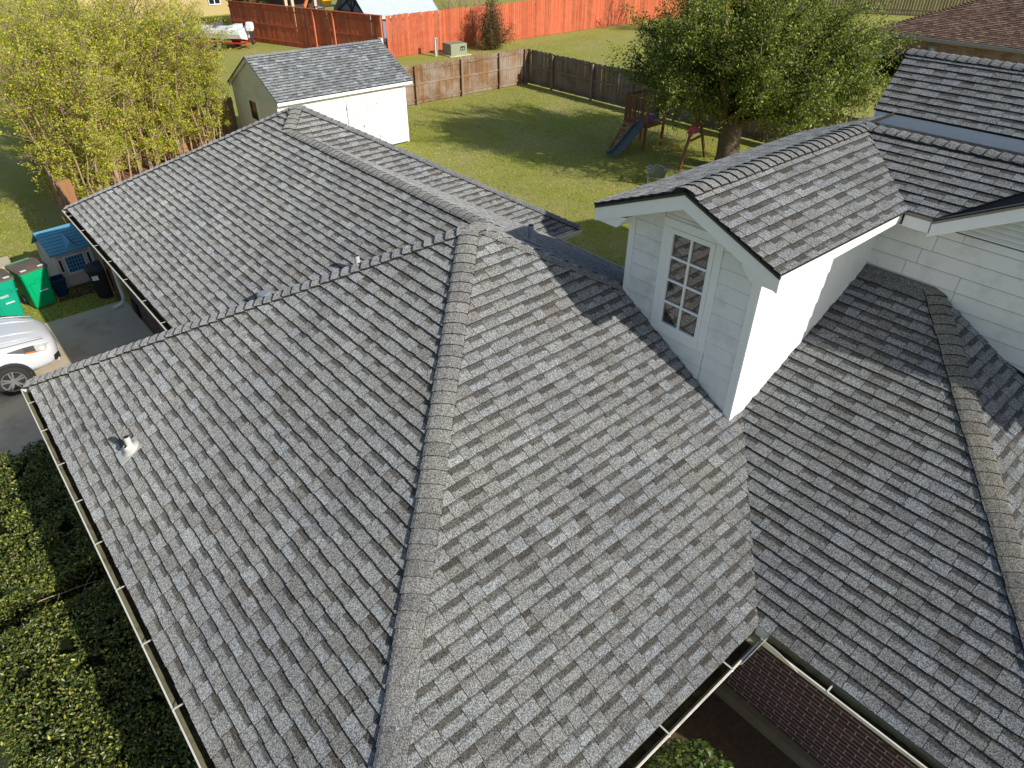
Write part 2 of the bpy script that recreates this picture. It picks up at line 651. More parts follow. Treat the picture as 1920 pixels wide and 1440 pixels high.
def caps(a, b, pl1, pl2, step=0.143, wdt=0.12, rise=0.020, tone=(0.178, 0.176, 0.170), seed=3, flat=False, h0=0.020):
    """cap shingles from a (high/covered end) to b (butt end) bent over the line a-b"""
    rnd = random.Random(seed)
    a, b = Vector(a), Vector(b)
    L = (b - a).length
    t = (b - a) / L
    n1, n2 = pl1.n, pl2.n
    s1 = n1.cross(t); s2 = n2.cross(t)
    if s1.dot(n2) > 0:
        s1 = -s1
    if s2.dot(n1) > 0:
        s2 = -s2
    if flat:
        s1 = t.cross(n1); s2 = -s1
    nm = (n1 + n2).normalized()
    out = []
    k = max(1, int(L / step))
    st = L / k
    for i in range(k):
        p0 = a + t * (i * st - 0.03)
        p1 = a + t * ((i + 1) * st)
        if i == 0:
            p0 = a.copy()
        f = rnd.uniform(0.88, 1.12)
        col = tuple(c * f * rnd.uniform(0.98, 1.02) for c in tone)
        rows = []
        jw = rnd.uniform(-0.006, 0.006)
        for p, hh in ((p0, h0), (p1, h0 + rise)):
            top = [p + s1 * (wdt + jw) + n1 * hh, p + s1 * 0.085 + n1 * (hh + 0.004), p + s1 * 0.04 + n1 * (hh * 0.9), p + nm * (hh - 0.012), p + s2 * 0.04 + n2 * (hh * 0.9), p + s2 * 0.085 + n2 * (hh + 0.004), p + s2 * (wdt - jw) + n2 * hh]
            rows.append(top)
        lo = [q - nm * 0.03 for q in rows[1]]
        lo0 = [q - nm * 0.03 for q in rows[0]]
        mb = MB()
        v = rows[0] + rows[1] + lo + lo0 + rows[0] + rows[1]
        fc, mi, cl, uv = [], [], [], []
        for j in range(6):
            fc.append((j, j + 1, 7 + j + 1, 7 + j)); mi.append(0); cl.append(col)
            fc.append((35 + j, 35 + j + 1, 14 + j + 1, 14 + j)); mi.append(1); cl.append((0.03,) * 3)
        for e_ in (0, 6):
            fc.append((28 + e_, 35 + e_, 14 + e_, 21 + e_)); mi.append(1); cl.append((0.03,) * 3)
        q0, q1, q2 = v[fc[0][0]], v[fc[0][1]], v[fc[0][2]]
        if (q1 - q0).cross(q2 - q0).dot(nm) < 0:
            fc = [f_[::-1] for f_ in fc]
        mb.add(v, fc, mi, cl, [[(0, 0)] * 4 for _ in fc])
        px = [pix(q) for q in (rows[0][0], rows[0][6], rows[1][6], rows[1][0])]
        ar = 0
        if all(q is not None for q in px) and -20 < px[0][0] < 1940 and -20 < px[0][1] < 1460:
            ar = abs(area([(q[0], q[1]) for q in px]))
        out.append((ar, mb))
    return out


# ------------------------------------------------------------------ ground
def sheet(name, poly, z, mat):
    return structure(name, MB().add([(x, y, z) for x, y in poly], [tuple(range(len(poly)))]), mat)


sheet('ground', [(-400, -400), (500, -400), (500, 600), (-400, 600)], 0.0, M_LAWN)
mb = MB()
mb.box(-16, -2.0, 5.0, 11.93, -0.2, 0.03)
structure('driveway', mb, M_CONC)
sheet('flower_bed', [(-3.5, -9), (0.63, -9), (0.63, -4.0), (-3.5, -4.0)], 0.004, M_DIRT)
sheet('mulch_bed', [(-1.5, 19.6), (0.5, 19.8), (3.0, 21.3), (5.6, 21.6), (5.7, 23.0), (-1.5, 23.0)], 0.004, M_MULCH)
sheet('bare_ground', [(-3.3, 12.9), (-2.0, 12.9), (-2.0, 14.2), (-2.7, 14.2), (-3.1, 13.6)], 0.004, M_DIRT)
mb = MB()
mb.box(-4.9, -3.75, 16.0, 16.75, -0.05, 0.05)
structure('path', mb, M_CONC)

# ------------------------------------------------------------------ the house
zE = 2.646
PL = {}
A_, B_, X0 = 4.6326, 4.6008, -0.1115
SX, SY, S2, SR, SE = 0.56208, 0.56597, 0.5811, 0.50247, 0.56
AE = 4.75
XW, YD, XD = 3.9348, -3.0722, 1.3446
YM = -2.198
PL['L'] = Plane(5.25, SX, 0, [[(0, 0), (-A_, B_), (-A_, -B_)]])
PL['M'] = Plane(5.25, 0, SY, [[(0, 0), (-A_, -B_), (X0, -B_), (2.4506, -2.326), (0.1, 0)]])
PL['N'] = Plane(5.25, 0, -SY, [[(0, 0), (0.1, 0), (1.0653, 0.955), (-2.4856, 4.6008), (-A_, B_)]])
PL['E'] = Plane(5.306, -SE, 0, [[(0.1, 0), (2.4506, -2.326), (AE, -2.326), (AE, 0.955), (1.0653, 0.955)],
                                [(1.0653, 0.955), (AE, 0.955), (AE, 3.474), (1.0653, 7.12)]])
ZQ, YQ, ZRD = 4.9916, 7.618, 4.7095
PL['L2'] = Plane(ZRD - S2 * 1.0653, S2, 0, [[(1.0653, 0.955), (1.0653, 7.12), (-2.4856, 7.12), (-2.4856, 4.6008)],
                                            [(1.0653, 7.12), (1.5507, YQ), (-2.4856, 11.762), (-2.4856, 7.12)]])
PL['R3'] = Plane(ZQ - SY * YQ, 0, SY, [[(1.0653, 7.12), (AE, 3.474), (5.587, 3.474), (1.5507, YQ)]])
PL['Q1'] = Plane(ZQ + SY * YQ, 0, -SY, [[(1.5507, YQ), (5.587, 11.762), (-2.4856, 11.762)]])
PL['Q2'] = Plane(ZQ + S2 * 1.5507, -S2, 0, [[(1.5507, YQ), (5.587, 3.474), (5.587, 11.762)]])
PL['R'] = Plane(zE - SR * X0, SR, 0, [[(X0, -7.486), (XW, -3.894), (XW, -2.33), (2.4506, -2.326), (X0, -B_)]])
PL['R2'] = Plane(4.679 + SY * 3.894, 0, SY, [[(X0, -7.486), (XW, -7.486), (XW, -3.894)]])
SD, SS, SG = 0.407, 0.4453, 0.545
PL['D'] = Plane(6.057 + SD * 2.198, 0, SD, [[(1.04, -3.382), (3.63, -3.419), (4.746, YM), (1.04, YM)]])
PL['D2'] = Plane(6.057 - SD * 2.198, 0, -SD, [[(1.04, YM), (5.6, YM), (5.6, -1.014), (1.04, -1.014)]])
PL['S'] = Plane(5.56 - SS * 3.63, SS, 0, [[(3.63, -3.74), (4.746, -4.652), (4.746, YM), (3.63, -3.419)]])
PL['S2'] = Plane(6.057 + 0.40 * 4.746, -0.40, 0, [[(4.746, -9.5), (6.5, -9.5), (6.5, -1.75), (4.746, YM)]])
PL['G'] = Plane(5.53 - SG * 3.685, 0, -SG, [[(3.626, -3.70), (4.746, -4.652), (7, -4.652), (7, -5.92), (3.626, -5.92)]])
PL['G2'] = Plane(5.53 + SG * (5.92 * 2 - 3.685), 0, SG, [[(3.626, -5.92), (7, -5.92), (7, -8.1), (3.626, -8.1)]])
PL['T'] = Plane(5.93 - 0.54 * 6.22, 0.54, 0, [[(6.22, -9), (7.37, -9), (7.37, -1.45), (6.22, -1.67)]])
PL['T2'] = Plane(6.551 + 0.24 * 7.37, -0.24, 0, [[(7.37, -9), (13.6, -9), (13.6, -1.2), (7.37, -1.45)]])

house = thing('brick_house', 'grey shingled brick house with white window dormer, in the foreground', 'house', (0, 0, 0), 0, None, True)
dk = MB()
for k, p in PL.items():
    for q in p.polys:
        if area(q) < 0:
            q = q[::-1]
        top = [p.pt(x, y, -0.006) for x, y in q]
        n = len(q)
        bot = [v - Vector((0, 0, 0.018)) for v in top]
        dk.add(top + bot, [tuple(range(n)), tuple(range(n, 2 * n))[::-1]] + [(i, n + i, n + (i + 1) % n, (i + 1) % n) for i in range(n)])
roof = part('roof', dk, M_DECK, house)
tabs = []
for i, k in enumerate(('L', 'M', 'E', 'L2', 'R3', 'R', 'R2', 'D', 'D2', 'S', 'S2', 'G', 'G2', 'T', 'N', 'Q1', 'Q2', 'T2')):
    tabs += shingle_tabs(PL[k], seed=i + 11)
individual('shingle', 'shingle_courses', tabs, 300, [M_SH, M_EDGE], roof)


def P3(k, x, y):
    return PL[k].pt(x, y)


cp = []
cp += caps((0, 0, 5.25), P3('L', -A_, -B_), PL['L'], PL['M'], seed=1)
cp += caps((0, 0, 5.25), P3('L', -A_, B_), PL['L'], PL['N'], seed=2, tone=(0.20, 0.20, 0.20), rise=0.024)
cp += caps((0.1, 0, 5.25), P3('M', 2.42, -2.30), PL['M'], PL['E'], seed=4, rise=0.010, h0=0.012)
cp += caps((-0.05, 0, 5.25), (0.16, 0, 5.25), PL['M'], PL['N'], seed=5)
cp += caps((1.0653, 7.12, ZRD), (1.0653, 0.85, ZRD), PL['L2'], PL['E'], seed=6, rise=0.012, h0=0.014)
cp += caps((1.5507, YQ, ZQ), (1.0653, 7.12, ZRD), PL['L2'], PL['R3'], seed=7)
cp += caps((1.5507, YQ, ZQ), P3('L2', -2.4856, 11.762), PL['L2'], PL['Q1'], seed=8, tone=(0.20, 0.20, 0.20), rise=0.022)
cp += caps((1.5507, YQ, ZQ), P3('R3', 5.587, 3.474), PL['R3'], PL['Q2'], seed=9, tone=(0.155, 0.155, 0.158))
cp += caps((XW, -3.894, 4.679), P3('R', X0, -7.486), PL['R'], PL['R2'], seed=10, tone=(0.19, 0.18, 0.155))
cp += caps((4.9, YM, 6.057), (1.04, YM, 6.057), PL['D'], PL['D2'], seed=11, rise=0.02, tone=(0.19, 0.188, 0.183))
cp += caps((4.746, -9.4, 6.057), (4.746, -2.1, 6.057), PL['S'], PL['S2'], seed=12, rise=0.02)
cp += caps((3.626, -5.92, 6.748), (7, -5.92, 6.748), PL['G'], PL['G2'], seed=13)
cp += caps((7.37, -9, 6.551), (7.37, -1.46, 6.551), PL['T'], PL['T2'], seed=14, rise=0.02)
pr = Plane(4.679 - SR * XW, SR, 0, [])
cp += caps(pr.pt(XW - 0.125, -3.9), pr.pt(XW - 0.125, YD), pr, pr, seed=15, flat=True, wdt=0.115, tone=(0.15, 0.145, 0.14), step=0.5, rise=0.004)
individual('ridge_cap', 'ridge_cap_rows', cp, 300, [M_SH, M_EDGE], roof)

# vent pipes
def vent(x, y, plane, h, r, mats, label, flash=True):
    b = plane.pt(x, y, 0.014)
    o = MB()
    top = b + Vector((0, 0, h))
    o.tube([b - Vector((0, 0, 0.05)), b + Vector((0, 0, h - 0.02)), top], [r, r, r * 0.96], 16, 0, False)
    o.tube([top, top - Vector((0, 0, 0.08))], [r * 0.8, r * 0.8], 16, 1)
    v = part('vent_pipe', o, mats, house, True)
    v['label'] = label
    if flash:
        o = MB()
        up = Vector((plane.up[0], plane.up[1], math.hypot(plane.gx, plane.gy))).normalized()
        al = Vector((plane.al[0], plane.al[1], 0))
        n = plane.n
        q = [b + up * a * 0.15 + al * c * 0.13 for a, c in ((-1.25, -1), (-1.25, 1), (0.8, 1), (0.8, -1))]
        o.prism([p + n * 0.008 for p in q], n * 0.004)
        part('flashing', o, mats[0], v)
        o = MB()
        ring = []
        for rr, hh in ((0.115, 0.012), (0.11, 0.022), (r + 0.03, 0.03), (r + 0.012, 0.075), (r, 0.085)):
            ring.append((rr, hh))
        vv, ff = [], []
        N_ = 20
        for rr, hh in ring:
            for k in range(N_):
                an = 2 * math.pi * k / N_
                vv.append(b + (up * math.cos(an) + al * math.sin(an)) * rr + n * hh)
        for i in range(len(ring) - 1):
            for k in range(N_):
                ff.append((i * N_ + k, i * N_ + (k + 1) % N_, (i + 1) * N_ + (k + 1) % N_, (i + 1) * N_ + k))
        o.add(vv, ff)
        part('boot', o, mats[0], v, True)


vent(-3.99, 1.57, PL['L'], 0.19, 0.037, [M_PVC, M_EDGE], 'short cream vent pipe with boot on the front left slope')
vent(-0.30, 2.33, PL['L2'], 0.22, 0.037, [M_PVC, M_EDGE], 'bare cream vent pipe rising behind the hip caps', False)
vent(1.05, 0.07, PL['E'], 0.24, 0.037, [M_LEAD, M_EDGE], 'grey vent pipe in the dormer shadow')
o = MB()
b = PL['L2'].pt(-1.33, 3.50, 0.07)
o.box(-0.09, 0.09, -0.06, 0.06, 0.0, 0.05, 0, Matrix.Translation(b) @ Matrix.Rotation(0.5, 4, 'Z'))
o.tube([b - Vector((0, 0, 0.12)), b + Vector((0, 0, 0.01))], 0.035, 10)
v = part('vent_pipe', o, M_LEAD, house)
v['label'] = 'low grey capped vent showing over the hip'


# gutters -----------------------------------------------------------
def gutter(a, b, out, hang=0.75, name_label=None, ends=(True, True), clean=False):
    """a,b on the eave line (x,y); out = outward unit vector"""
    a, b, out = Vector((*a, zE - 0.035)), Vector((*b, zE - 0.035)), Vector((*out, 0))
    prof = [(0.012, 0.0), (0.012, -0.115), (0.075, -0.115), (0.085, -0.07), (0.115, -0.03), (0.122, 0.002), (0.137, 0.002), (0.137, -0.02)]
    outer = [(0.137, -0.02), (0.126, -0.022), (0.118, -0.04), (0.092, -0.078), (0.082, -0.122), (0.008, -0.122), (0.008, 0.0)]
    full = prof + outer
    m = MB()
    vs = [p + out * o_ + Vector((0, 0, z_)) for p in (a, b) for o_, z_ in full]
    n = len(full)
    mi = []
    fs = []
    for i in range(n):
        fs.append((i, (i + 1) % n, n + (i + 1) % n, n + i))
        mi.append(1 if i in (0, 1, 2, 3, 4) and not clean else 0)
    m.add(vs, fs, mi)
    for e, p in zip(ends, (a, b)):
        if e:
            d = (b - a).normalized() * (0.004 if p is a else -0.004)
            m.prism([p + out * o_ + Vector((0, 0, z_)) for o_, z_ in ((0.012, 0.0), (0.012, -0.118), (0.08, -0.118), (0.12, -0.03), (0.13, 0.0))], d)
    g = part('gutter', m, [M_GUT, M_GUTIN], house)
    if name_label:
        g['label'] = name_label
    L = (b - a).length
    t = (b - a) / L
    if not clean:
        d = MB()
        k = int(L / 0.05)
        for i in range(k):
            p = a + t * (i * 0.05 + 0.025)
            hh = 0.018 + 0.016 * random.random() + 0.012 * math.sin(i * 0.3)
            d.bar(p + out * 0.05 + Vector((0, 0, -0.113)) - t * 0.026, p + out * 0.05 + Vector((0, 0, -0.113)) + t * 0.026, 0.07, hh * 2)
        part('gutter_debris', d, M_DEBRIS, g)
    k = max(1, int(L / hang))
    for i in range(k):
        p = a + t * ((i + 0.5) * L / k + random.uniform(-0.04, 0.04))
        h = MB()
        h.bar(p + out * -0.005 + Vector((0, 0, 0.004)), p + out * 0.136 + Vector((0, 0, 0.006)), 0.015, 0.004)
        h.bar(p + out * 0.125 + Vector((0, 0, 0.004)), p + out * 0.139 + Vector((0, 0, -0.02)), 0.015, 0.006)
        part('hanger', h, M_HANG, g)
    return g


gL = gutter((-A_ + 0.012, B_ - 0.06), (-A_ + 0.012, -B_ - 0.1), (-1, 0), 0.78, 'long cream gutter along the front left eave above the hedges')
gL2 = gutter((-2.4736, 11.72), (-2.4736, 4.65), (-1, 0), 0.92, 'cream gutter on the rear wing above the driveway')
gM = gutter((-A_ - 0.1, -B_ + 0.012), (X0 - 0.14, -B_ + 0.012), (0, -1), 0.80, 'dirty gutter along the front eave ending at the inside corner', (False, False))
gR = gutter((X0 + 0.012, -B_ - 0.14), (X0 + 0.012, -7.4), (-1, 0), 1.15, 'gutter above the dark brick wall', (False, False))
gR3 = gutter((4.72, 3.486), (5.58, 3.486), (0, -1), 0.55, 'short clean gutter end over the lawn', (False, True), True)
gE = gutter((AE - 0.012, -2.0), (AE - 0.012, 3.40), (1, 0), 1.0, 'gutter along the shaded rear eave')
# inside corner piece with splash guards
o = MB()
o.box(X0 - 0.14, X0 + 0.0, -B_ - 0.14, -B_ + 0.0, zE - 0.157, zE - 0.15)
part('corner_tray', o, M_GUTIN, gM)
for d, ln in (((0, -1), 0.40), ((-1, 0), 0.34)):
    o = MB()
    c = Vector((X0 - 0.128, -B_ - 0.128, zE - 0.06))
    tdir = Vector((*d, 0))
    od = Vector((-1, 0, 0)) if d == (0, -1) else Vector((0, -1, 0))
    poly = []
    nseg = 8
    for i in range(nseg + 1):
        s_ = i / nseg
        poly.append((s_ * ln, 0.115 * (1 - s_ ** 2.5) + 0.015))
    top = [c + tdir * x + Vector((0, 0, z)) + od * (0.012 + 0.03 * z / 0.12) for x, z in poly]
    bot = [c + tdir * x + od * 0.004 for x, z in poly]
    vs = top + bot + [v - od * 0.004 for v in top] + [v - od * 0.004 for v in bot]
    n = len(poly)
    fs = []
    for i in range(n - 1):
        fs += [(i, i + 1, n + i + 1, n + i), (2 * n + i, 3 * n + i, 3 * n + i + 1, 2 * n + i + 1), (i, 2 * n + i, 2 * n + i + 1, i + 1)]
    o.add(vs, fs)
    part('splash_guard', o, M_GUT, gM)

# downspout at the rear wing
o = MB()
dx, dy = -2.06, 11.55
o.tube([(-2.50, dy, 2.5), (-2.44, dy, 2.38), (-2.1, dy, 2.22), (dx, dy, 2.1), (dx, dy, 0.3), (dx - 0.03, dy, 0.18), (dx - 0.12, dy + 0.02, 0.10), (dx - 0.28, dy + 0.06, 0.06)], [0.045] * 8, 8)
part('downspout', o, M_GUT, house, True)

# fascia boards and soffits
def board(name, a, b, hgt, thk, out, mat, drop=0.0):
    m = MB()
    a, b, out = Vector(a), Vector(b), Vector(out)
    q = [a, b, b - Vector((0, 0, hgt)), a - Vector((0, 0, hgt))]
    m.prism([p - Vector((0, 0, drop)) for p in q], out * thk)
    return part(name, m, mat, house)


FZ = zE - 0.03
board('fascia', (-A_ + 0.015, B_, FZ), (-A_ + 0.015, -B_, FZ), 0.15, 0.02, (1, 0, 0), M_FASCIA)
board('fascia', (-A_, -B_ + 0.015, FZ), (X0, -B_ + 0.015, FZ), 0.15, 0.02, (0, 1, 0), M_FASCIA)
board('fascia', (X0 + 0.015, -B_, FZ), (X0 + 0.015, -7.48, FZ), 0.15, 0.02, (1, 0, 0), M_FASCIA)
board('fascia', (-2.47, 11.75, FZ), (-2.47, 4.62, FZ), 0.15, 0.02, (1, 0, 0), M_FASCIA)
board('fascia', (AE - 0.015, 3.46, FZ), (AE - 0.015, -2.3, FZ), 0.15, 0.02, (-1, 0, 0), M_FASCIA)
board('fascia', (4.77, 3.49, FZ), (5.58, 3.49, FZ), 0.15, 0.02, (0, 1, 0), M_FASCIA)
o = MB()
o.box(-A_ + 0.04, -3.9, -B_ + 0.04, B_ - 0.05, zE - 0.18, zE - 0.165)
o.box(-3.9, 0.70, -B_ + 0.04, -3.9, zE - 0.18, zE - 0.165)
o.box(X0 + 0.04, 0.70, -7.4, -B_ + 0.04, zE - 0.18, zE - 0.165)
o.box(-2.44, -1.85, 4.0, 11.85, zE - 0.18, zE - 0.165)
part('soffit', o, M_SOFFIT, house)

# brick walls: one mortar sheet, bricks proud of it
def brick_wall(x0, y0, x1, y1, z0, z1, nrm, limit, mats=None):
    m = MB()
    n = Vector((*nrm, 0))
    a, b = Vector((x0, y0, z0)), Vector((x1, y1, z0))
    m.prism([a, b, b + Vector((0, 0, z1 - z0)), a + Vector((0, 0, z1 - z0))], -n * 0.08)
    wl = part('brick_wall', m, M_MORTAR, house)
    t = (b - a).normalized()
    L = (b - a).length
    if limit == 0:
        return wl
    limit = max(limit, 0)
    its = []
    r = 0
    z = z0 + 0.005
    while z < z1:
        u = -0.1 if r % 2 else 0.0
        while u < L:
            u0, u1 = max(u + 0.006, 0), min(u + 0.197, L)
            if u1 - u0 > 0.03:
                pr_ = 0.003 + random.uniform(-0.001, 0.0015)
                k = MB()
                p = a + t * u0 + Vector((0, 0, z - z0))
                q = [p, p + t * (u1 - u0), p + t * (u1 - u0) + Vector((0, 0, 0.0545)), p + Vector((0, 0, 0.0545))]
                k.prism(q, n * pr_)
                px = pix(p)
                ar = 0
                if px is not None and 0 < px[0] < 1920 and 0 < px[1] < 1440:
                    ar = 1.0 / px[2]
                its.append((ar, k))
            u += 0.203
        z += 0.0677
        r += 1
    individual('brick', 'brick_courses', its, limit, M_BRICK, wl)
    return wl


bw = brick_wall(0.68, -7.6, 0.68, -4.05, 0.21, 2.47, (-1, 0), 300)
brick_wall(-4.05, -4.05, 0.68, -4.05, 0.0, 2.47, (0, -1), 0)
brick_wall(-1.95, 3.9, -1.95, 11.4, 0.0, 2.47, (-1, 0), -1)
brick_wall(-4.05, -4.05, -4.05, 4.0, 0.0, 2.47, (-1, 0), 0)
brick_wall(-4.05, 4.0, -1.95, 4.0, 0.0, 2.47, (0, 1), 0)
brick_wall(-1.95, 11.4, 5.0, 11.4, 0.0, 2.47, (0, 1), 0)
brick_wall(5.0, 3.9, 5.0, 11.4, 0.0, 2.47, (1, 0), 0)
brick_wall(4.1, -9.5, 4.1, 3.9, 0.0, 2.47, (1, 0), 0)
o = MB()
o.box(0.60, 0.80, -7.6, -4.0, -0.1, 0.20)
part('foundation', o, M_LEDGE, house)

# the dormer and the upper wall -------------------------------------
def siding(origin, t, nrm, poly, ex, mat, parent, z_start, joints=None, limit=999, name='siding_board'):
    """lap boards on the wall through origin spanned by t and z, cut to poly (list of convex (u,z))"""
    origin, t, n = Vector(origin), Vector(t), Vector(nrm)
    polys = poly if isinstance(poly[0][0], (list, tuple)) else [poly]
    hs = [halfplanes(p) for p in polys]
    U = [p[0] for q in polys for p in q]
    Z = [p[1] for q in polys for p in q]
    z = z_start
    k = 0
    while z < max(Z):
        cuts = [min(U)] + [c for c in (joints(k) if joints else []) if min(U) < c < max(U)] + [max(U)]
        for i in range(len(cuts) - 1):
            rect = [(cuts[i] + 0.0025, z), (cuts[i + 1] - 0.0025, z), (cuts[i + 1] - 0.0025, z + ex - 0.010), (cuts[i] + 0.0025, z + ex - 0.010)]
            m = MB()
            for h in hs:
                q = clip(rect, h)
                if len(q) < 3 or abs(area(q)) < 1e-3:
                    continue
                top = [origin + t * u + Vector((0, 0, zz)) + n * (0.020 - 0.013 * (zz - z) / ex) for u, zz in q]
                bk = [origin + t * u + Vector((0, 0, zz)) + n * 0.001 for u, zz in q]
                if area(q) < 0:
                    top, bk = top[::-1], bk[::-1]
                c_ = len(q)
                m.add(top + bk, [tuple(range(c_)), *[(j, c_ + j, c_ + (j + 1) % c_, (j + 1) % c_) for j in range(c_)]])
            if m.f:
                part(name, m, mat, parent)
        z += ex
        k += 1


yl = YD + 1.748
zr_, zs_ = 6.0, SD
# front wall of the dormer (x = XD, facing -x): u runs along y
def zgab(y):
    return 6.03 - SD * abs(y - YM)


o = MB()
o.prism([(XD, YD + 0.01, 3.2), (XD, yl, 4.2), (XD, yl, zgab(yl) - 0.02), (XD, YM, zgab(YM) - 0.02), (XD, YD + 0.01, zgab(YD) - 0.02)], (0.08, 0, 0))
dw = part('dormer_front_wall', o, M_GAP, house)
zb = lambda y: 5.25 + SY * y
WY0, WY1, WZ0, WZ1 = -2.49, -1.90, 4.285, 5.50
TR = 0.095
front = [(YD + 0.09, zb(YD + 0.09)), (yl - 0.085, zb(yl - 0.085)), (yl - 0.085, zgab(yl)), (YM, zgab(YM)), (YD + 0.09, zgab(YD))]
# boards either side of the window trim, below it and above it
a0, a1 = WY0 - TR, WY1 + TR
fl = [(YD + 0.09, zb(YD + 0.09)), (a0, zb(a0)), (a0, zgab(a0)), (YD + 0.09, zgab(YD + 0.09))]
fr = [(a1, zb(a1)), (yl - 0.085, zb(yl - 0.085)), (yl - 0.085, zgab(yl - 0.085)), (a1, zgab(a1))]
yc = (WZ0 - TR - 5.25) / SY
fb = [(a0 + 0.002, zb(a0)), (yc, WZ0 - TR), (a0 + 0.002, WZ0 - TR)]
ft = [(a0 + 0.002, WZ1 + TR), (a1 - 0.002, WZ1 + TR), (a1 - 0.002, zgab(a1)), (YM, zgab(YM)), (a0 + 0.002, zgab(a0))]
zs0 = 5.46 - 0.182 * 14
for q in (fl, fr, fb, ft):
    siding((XD, 0, 0), (0, 1, 0), (-1, 0, 0), q, 0.182, M_SIDING, dw, zs0)
for y0, y1 in ((YD, YD + 0.088), (yl - 0.083, yl)):
    o = MB()
    o.prism([(XD, y0, zb(y0) - 0.05), (XD, y1, zb(y1) - 0.05), (XD, y1, zgab(y1)), (XD, y0, zgab(y0))], (-0.024, 0, 0))
    part('corner_board', o, M_FASCIA, dw)
win = None
o = MB()
for (y0, y1, z0, z1) in ((a0, a1, WZ1 + 0.002, WZ1 + TR), (a0, WY0 - 0.002, WZ0 - TR, WZ1), (WY1 + 0.002, a1, WZ0 - TR, WZ1), (WY0, WY1, WZ0 - TR, WZ0 - 0.002)):
    o.box(XD - 0.026, XD + 0.02, y0, y1, z0, z1)
win = part('window', o, M_FASCIA, house)
win['label'] = 'eight pane white window in the dormer front'
o = MB()
fw = 0.055
for (y0, y1, z0, z1) in ((WY0, WY1, WZ1 - fw, WZ1), (WY0, WY1, WZ0, WZ0 + fw), (WY0, WY0 + fw, WZ0 + fw, WZ1 - fw), (WY1 - fw, WY1, WZ0 + fw, WZ1 - fw)):
    o.box(XD - 0.034, XD + 0.02, y0 + 0.001, y1 - 0.001, z0, z1)
part('window_frame', o, M_FASCIA, win)
iy0, iy1, iz0, iz1 = WY0 + fw, WY1 - fw, WZ0 + fw, WZ1 - fw
mw = 0.026
o = MB()
o.box(XD - 0.028, XD + 0.01, (iy0 + iy1) / 2 - mw / 2, (iy0 + iy1) / 2 + mw / 2, iz0, iz1)
part('muntin', o, M_FASCIA, win)
hh = (iz1 - iz0) / 4
for k in range(1, 4):
    o = MB()
    o.box(XD - 0.026, XD + 0.01, iy0, iy1, iz0 + hh * k - mw / 2, iz0 + hh * k + mw / 2)
    part('muntin', o, M_FASCIA, win)
for k in range(4):
    for j in range(2):
        y0 = iy0 if j == 0 else (iy0 + iy1) / 2 + mw / 2
        y1 = (iy0 + iy1) / 2 - mw / 2 if j == 0 else iy1
        o = MB()
        tl = random.uniform(-0.0015, 0.0015)
        o.add([(XD - 0.006, y0, iz0 + hh * k + 0.01), (XD - 0.006 + tl, y1, iz0 + hh * k + 0.01), (XD - 0.006 + tl, y1, iz0 + hh * (k + 1) - 0.01), (XD - 0.006, y0, iz0 + hh * (k + 1) - 0.01)], [(3, 2, 1, 0)])
        part('pane', o, M_GLASS, win)

# dormer side walls
o = MB()
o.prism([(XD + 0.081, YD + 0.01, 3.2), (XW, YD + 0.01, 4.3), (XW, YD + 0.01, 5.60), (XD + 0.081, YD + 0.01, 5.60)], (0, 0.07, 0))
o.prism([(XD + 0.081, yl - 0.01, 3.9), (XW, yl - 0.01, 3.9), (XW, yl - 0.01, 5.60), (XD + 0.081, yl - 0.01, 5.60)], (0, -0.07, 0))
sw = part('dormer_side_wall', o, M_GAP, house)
zR = lambda x: zE + SR * (x - X0)
siding((0, YD + 0.01, 0), (1, 0, 0), (0, -1, 0), [(XD + 0.06, zR(XD + 0.06) - 0.12), (XW, zR(XW) - 0.02), (XW, 5.60), (XD + 0.06, 5.60)], 0.182, M_SIDING, sw, zs0)
o = MB()
o.prism([(XD - 0.02, YD + 0.009, zR(XD) - 0.12), (XD + 0.058, YD + 0.009, zR(XD + 0.058) - 0.12), (XD + 0.058, YD + 0.009, 5.59), (XD - 0.02, YD + 0.009, 5.59)], (0, -0.024, 0))
part('corner_board', o, M_FASCIA, sw)
# gable fascia (rake boards), return and drip edge
for sgn, yo in ((-1, -3.382), (1, -1.014)):
    ze_ = 6.057 - SD * 1.184
    f0, f1 = (1.06, YM, 6.057 - 0.05), (1.06, yo, ze_ - 0.05)
    o = MB()
    o.prism([f0, f1, (1.06, yo, ze_ - 0.05 - 0.155), (1.06, YM, 6.057 - 0.05 - 0.155)], (0.025, 0, 0))
    part('rake_board', o, M_FASCIA, house)
    o = MB()
    o.prism([(1.045, YM, 6.057 + 0.0), (1.045, yo, ze_ + 0.0), (1.045, yo, ze_ - 0.052), (1.045, YM, 6.057 - 0.052)], (0.03, 0, 0))
    part('drip_edge', o, M_DRIP, house)
    # soffit of the overhang
    o = MB()
    o.prism([(1.086, YM, 6.057 - 0.12), (1.086, yo, ze_ - 0.12), (XD, yo, ze_ - 0.12), (XD, YM, 6.057 - 0.12)], (0, 0, 0.02))
    part('soffit', o, M_FASCIA, house)
    # boxed return under the eave corner
    yi = YD if sgn < 0 else yl
    o = MB()
    pts = [(1.087, yo, ze_ - 0.20), (1.087, yi + (-0.0 if sgn < 0 else 0.0), ze_ - 0.20), (1.087, yi - sgn * 0.14, ze_ - 0.10 + 0.05), (1.087, yo, ze_ - 0.12)]
    o.prism(pts, (XD - 1.087, 0, 0))
    part('eave_return', o, M_FASCIA, house)
board('fascia', (1.086, -3.372, 5.555), (3.66, -3.372, 5.555), 0.15, 0.02, (0, 1, 0), M_FASCIA)
board('fascia', (1.086, -1.024, 5.555), (5.5, -1.024, 5.555), 0.15, 0.02, (0, -1, 0), M_FASCIA)
for y0_, y1_ in ((-3.35, YD), (yl, -1.05)):
    o = MB()
    o.box(1.1, XW, y0_, y1_, 5.40, 5.415)
    part('soffit', o, M_FASCIA, house)

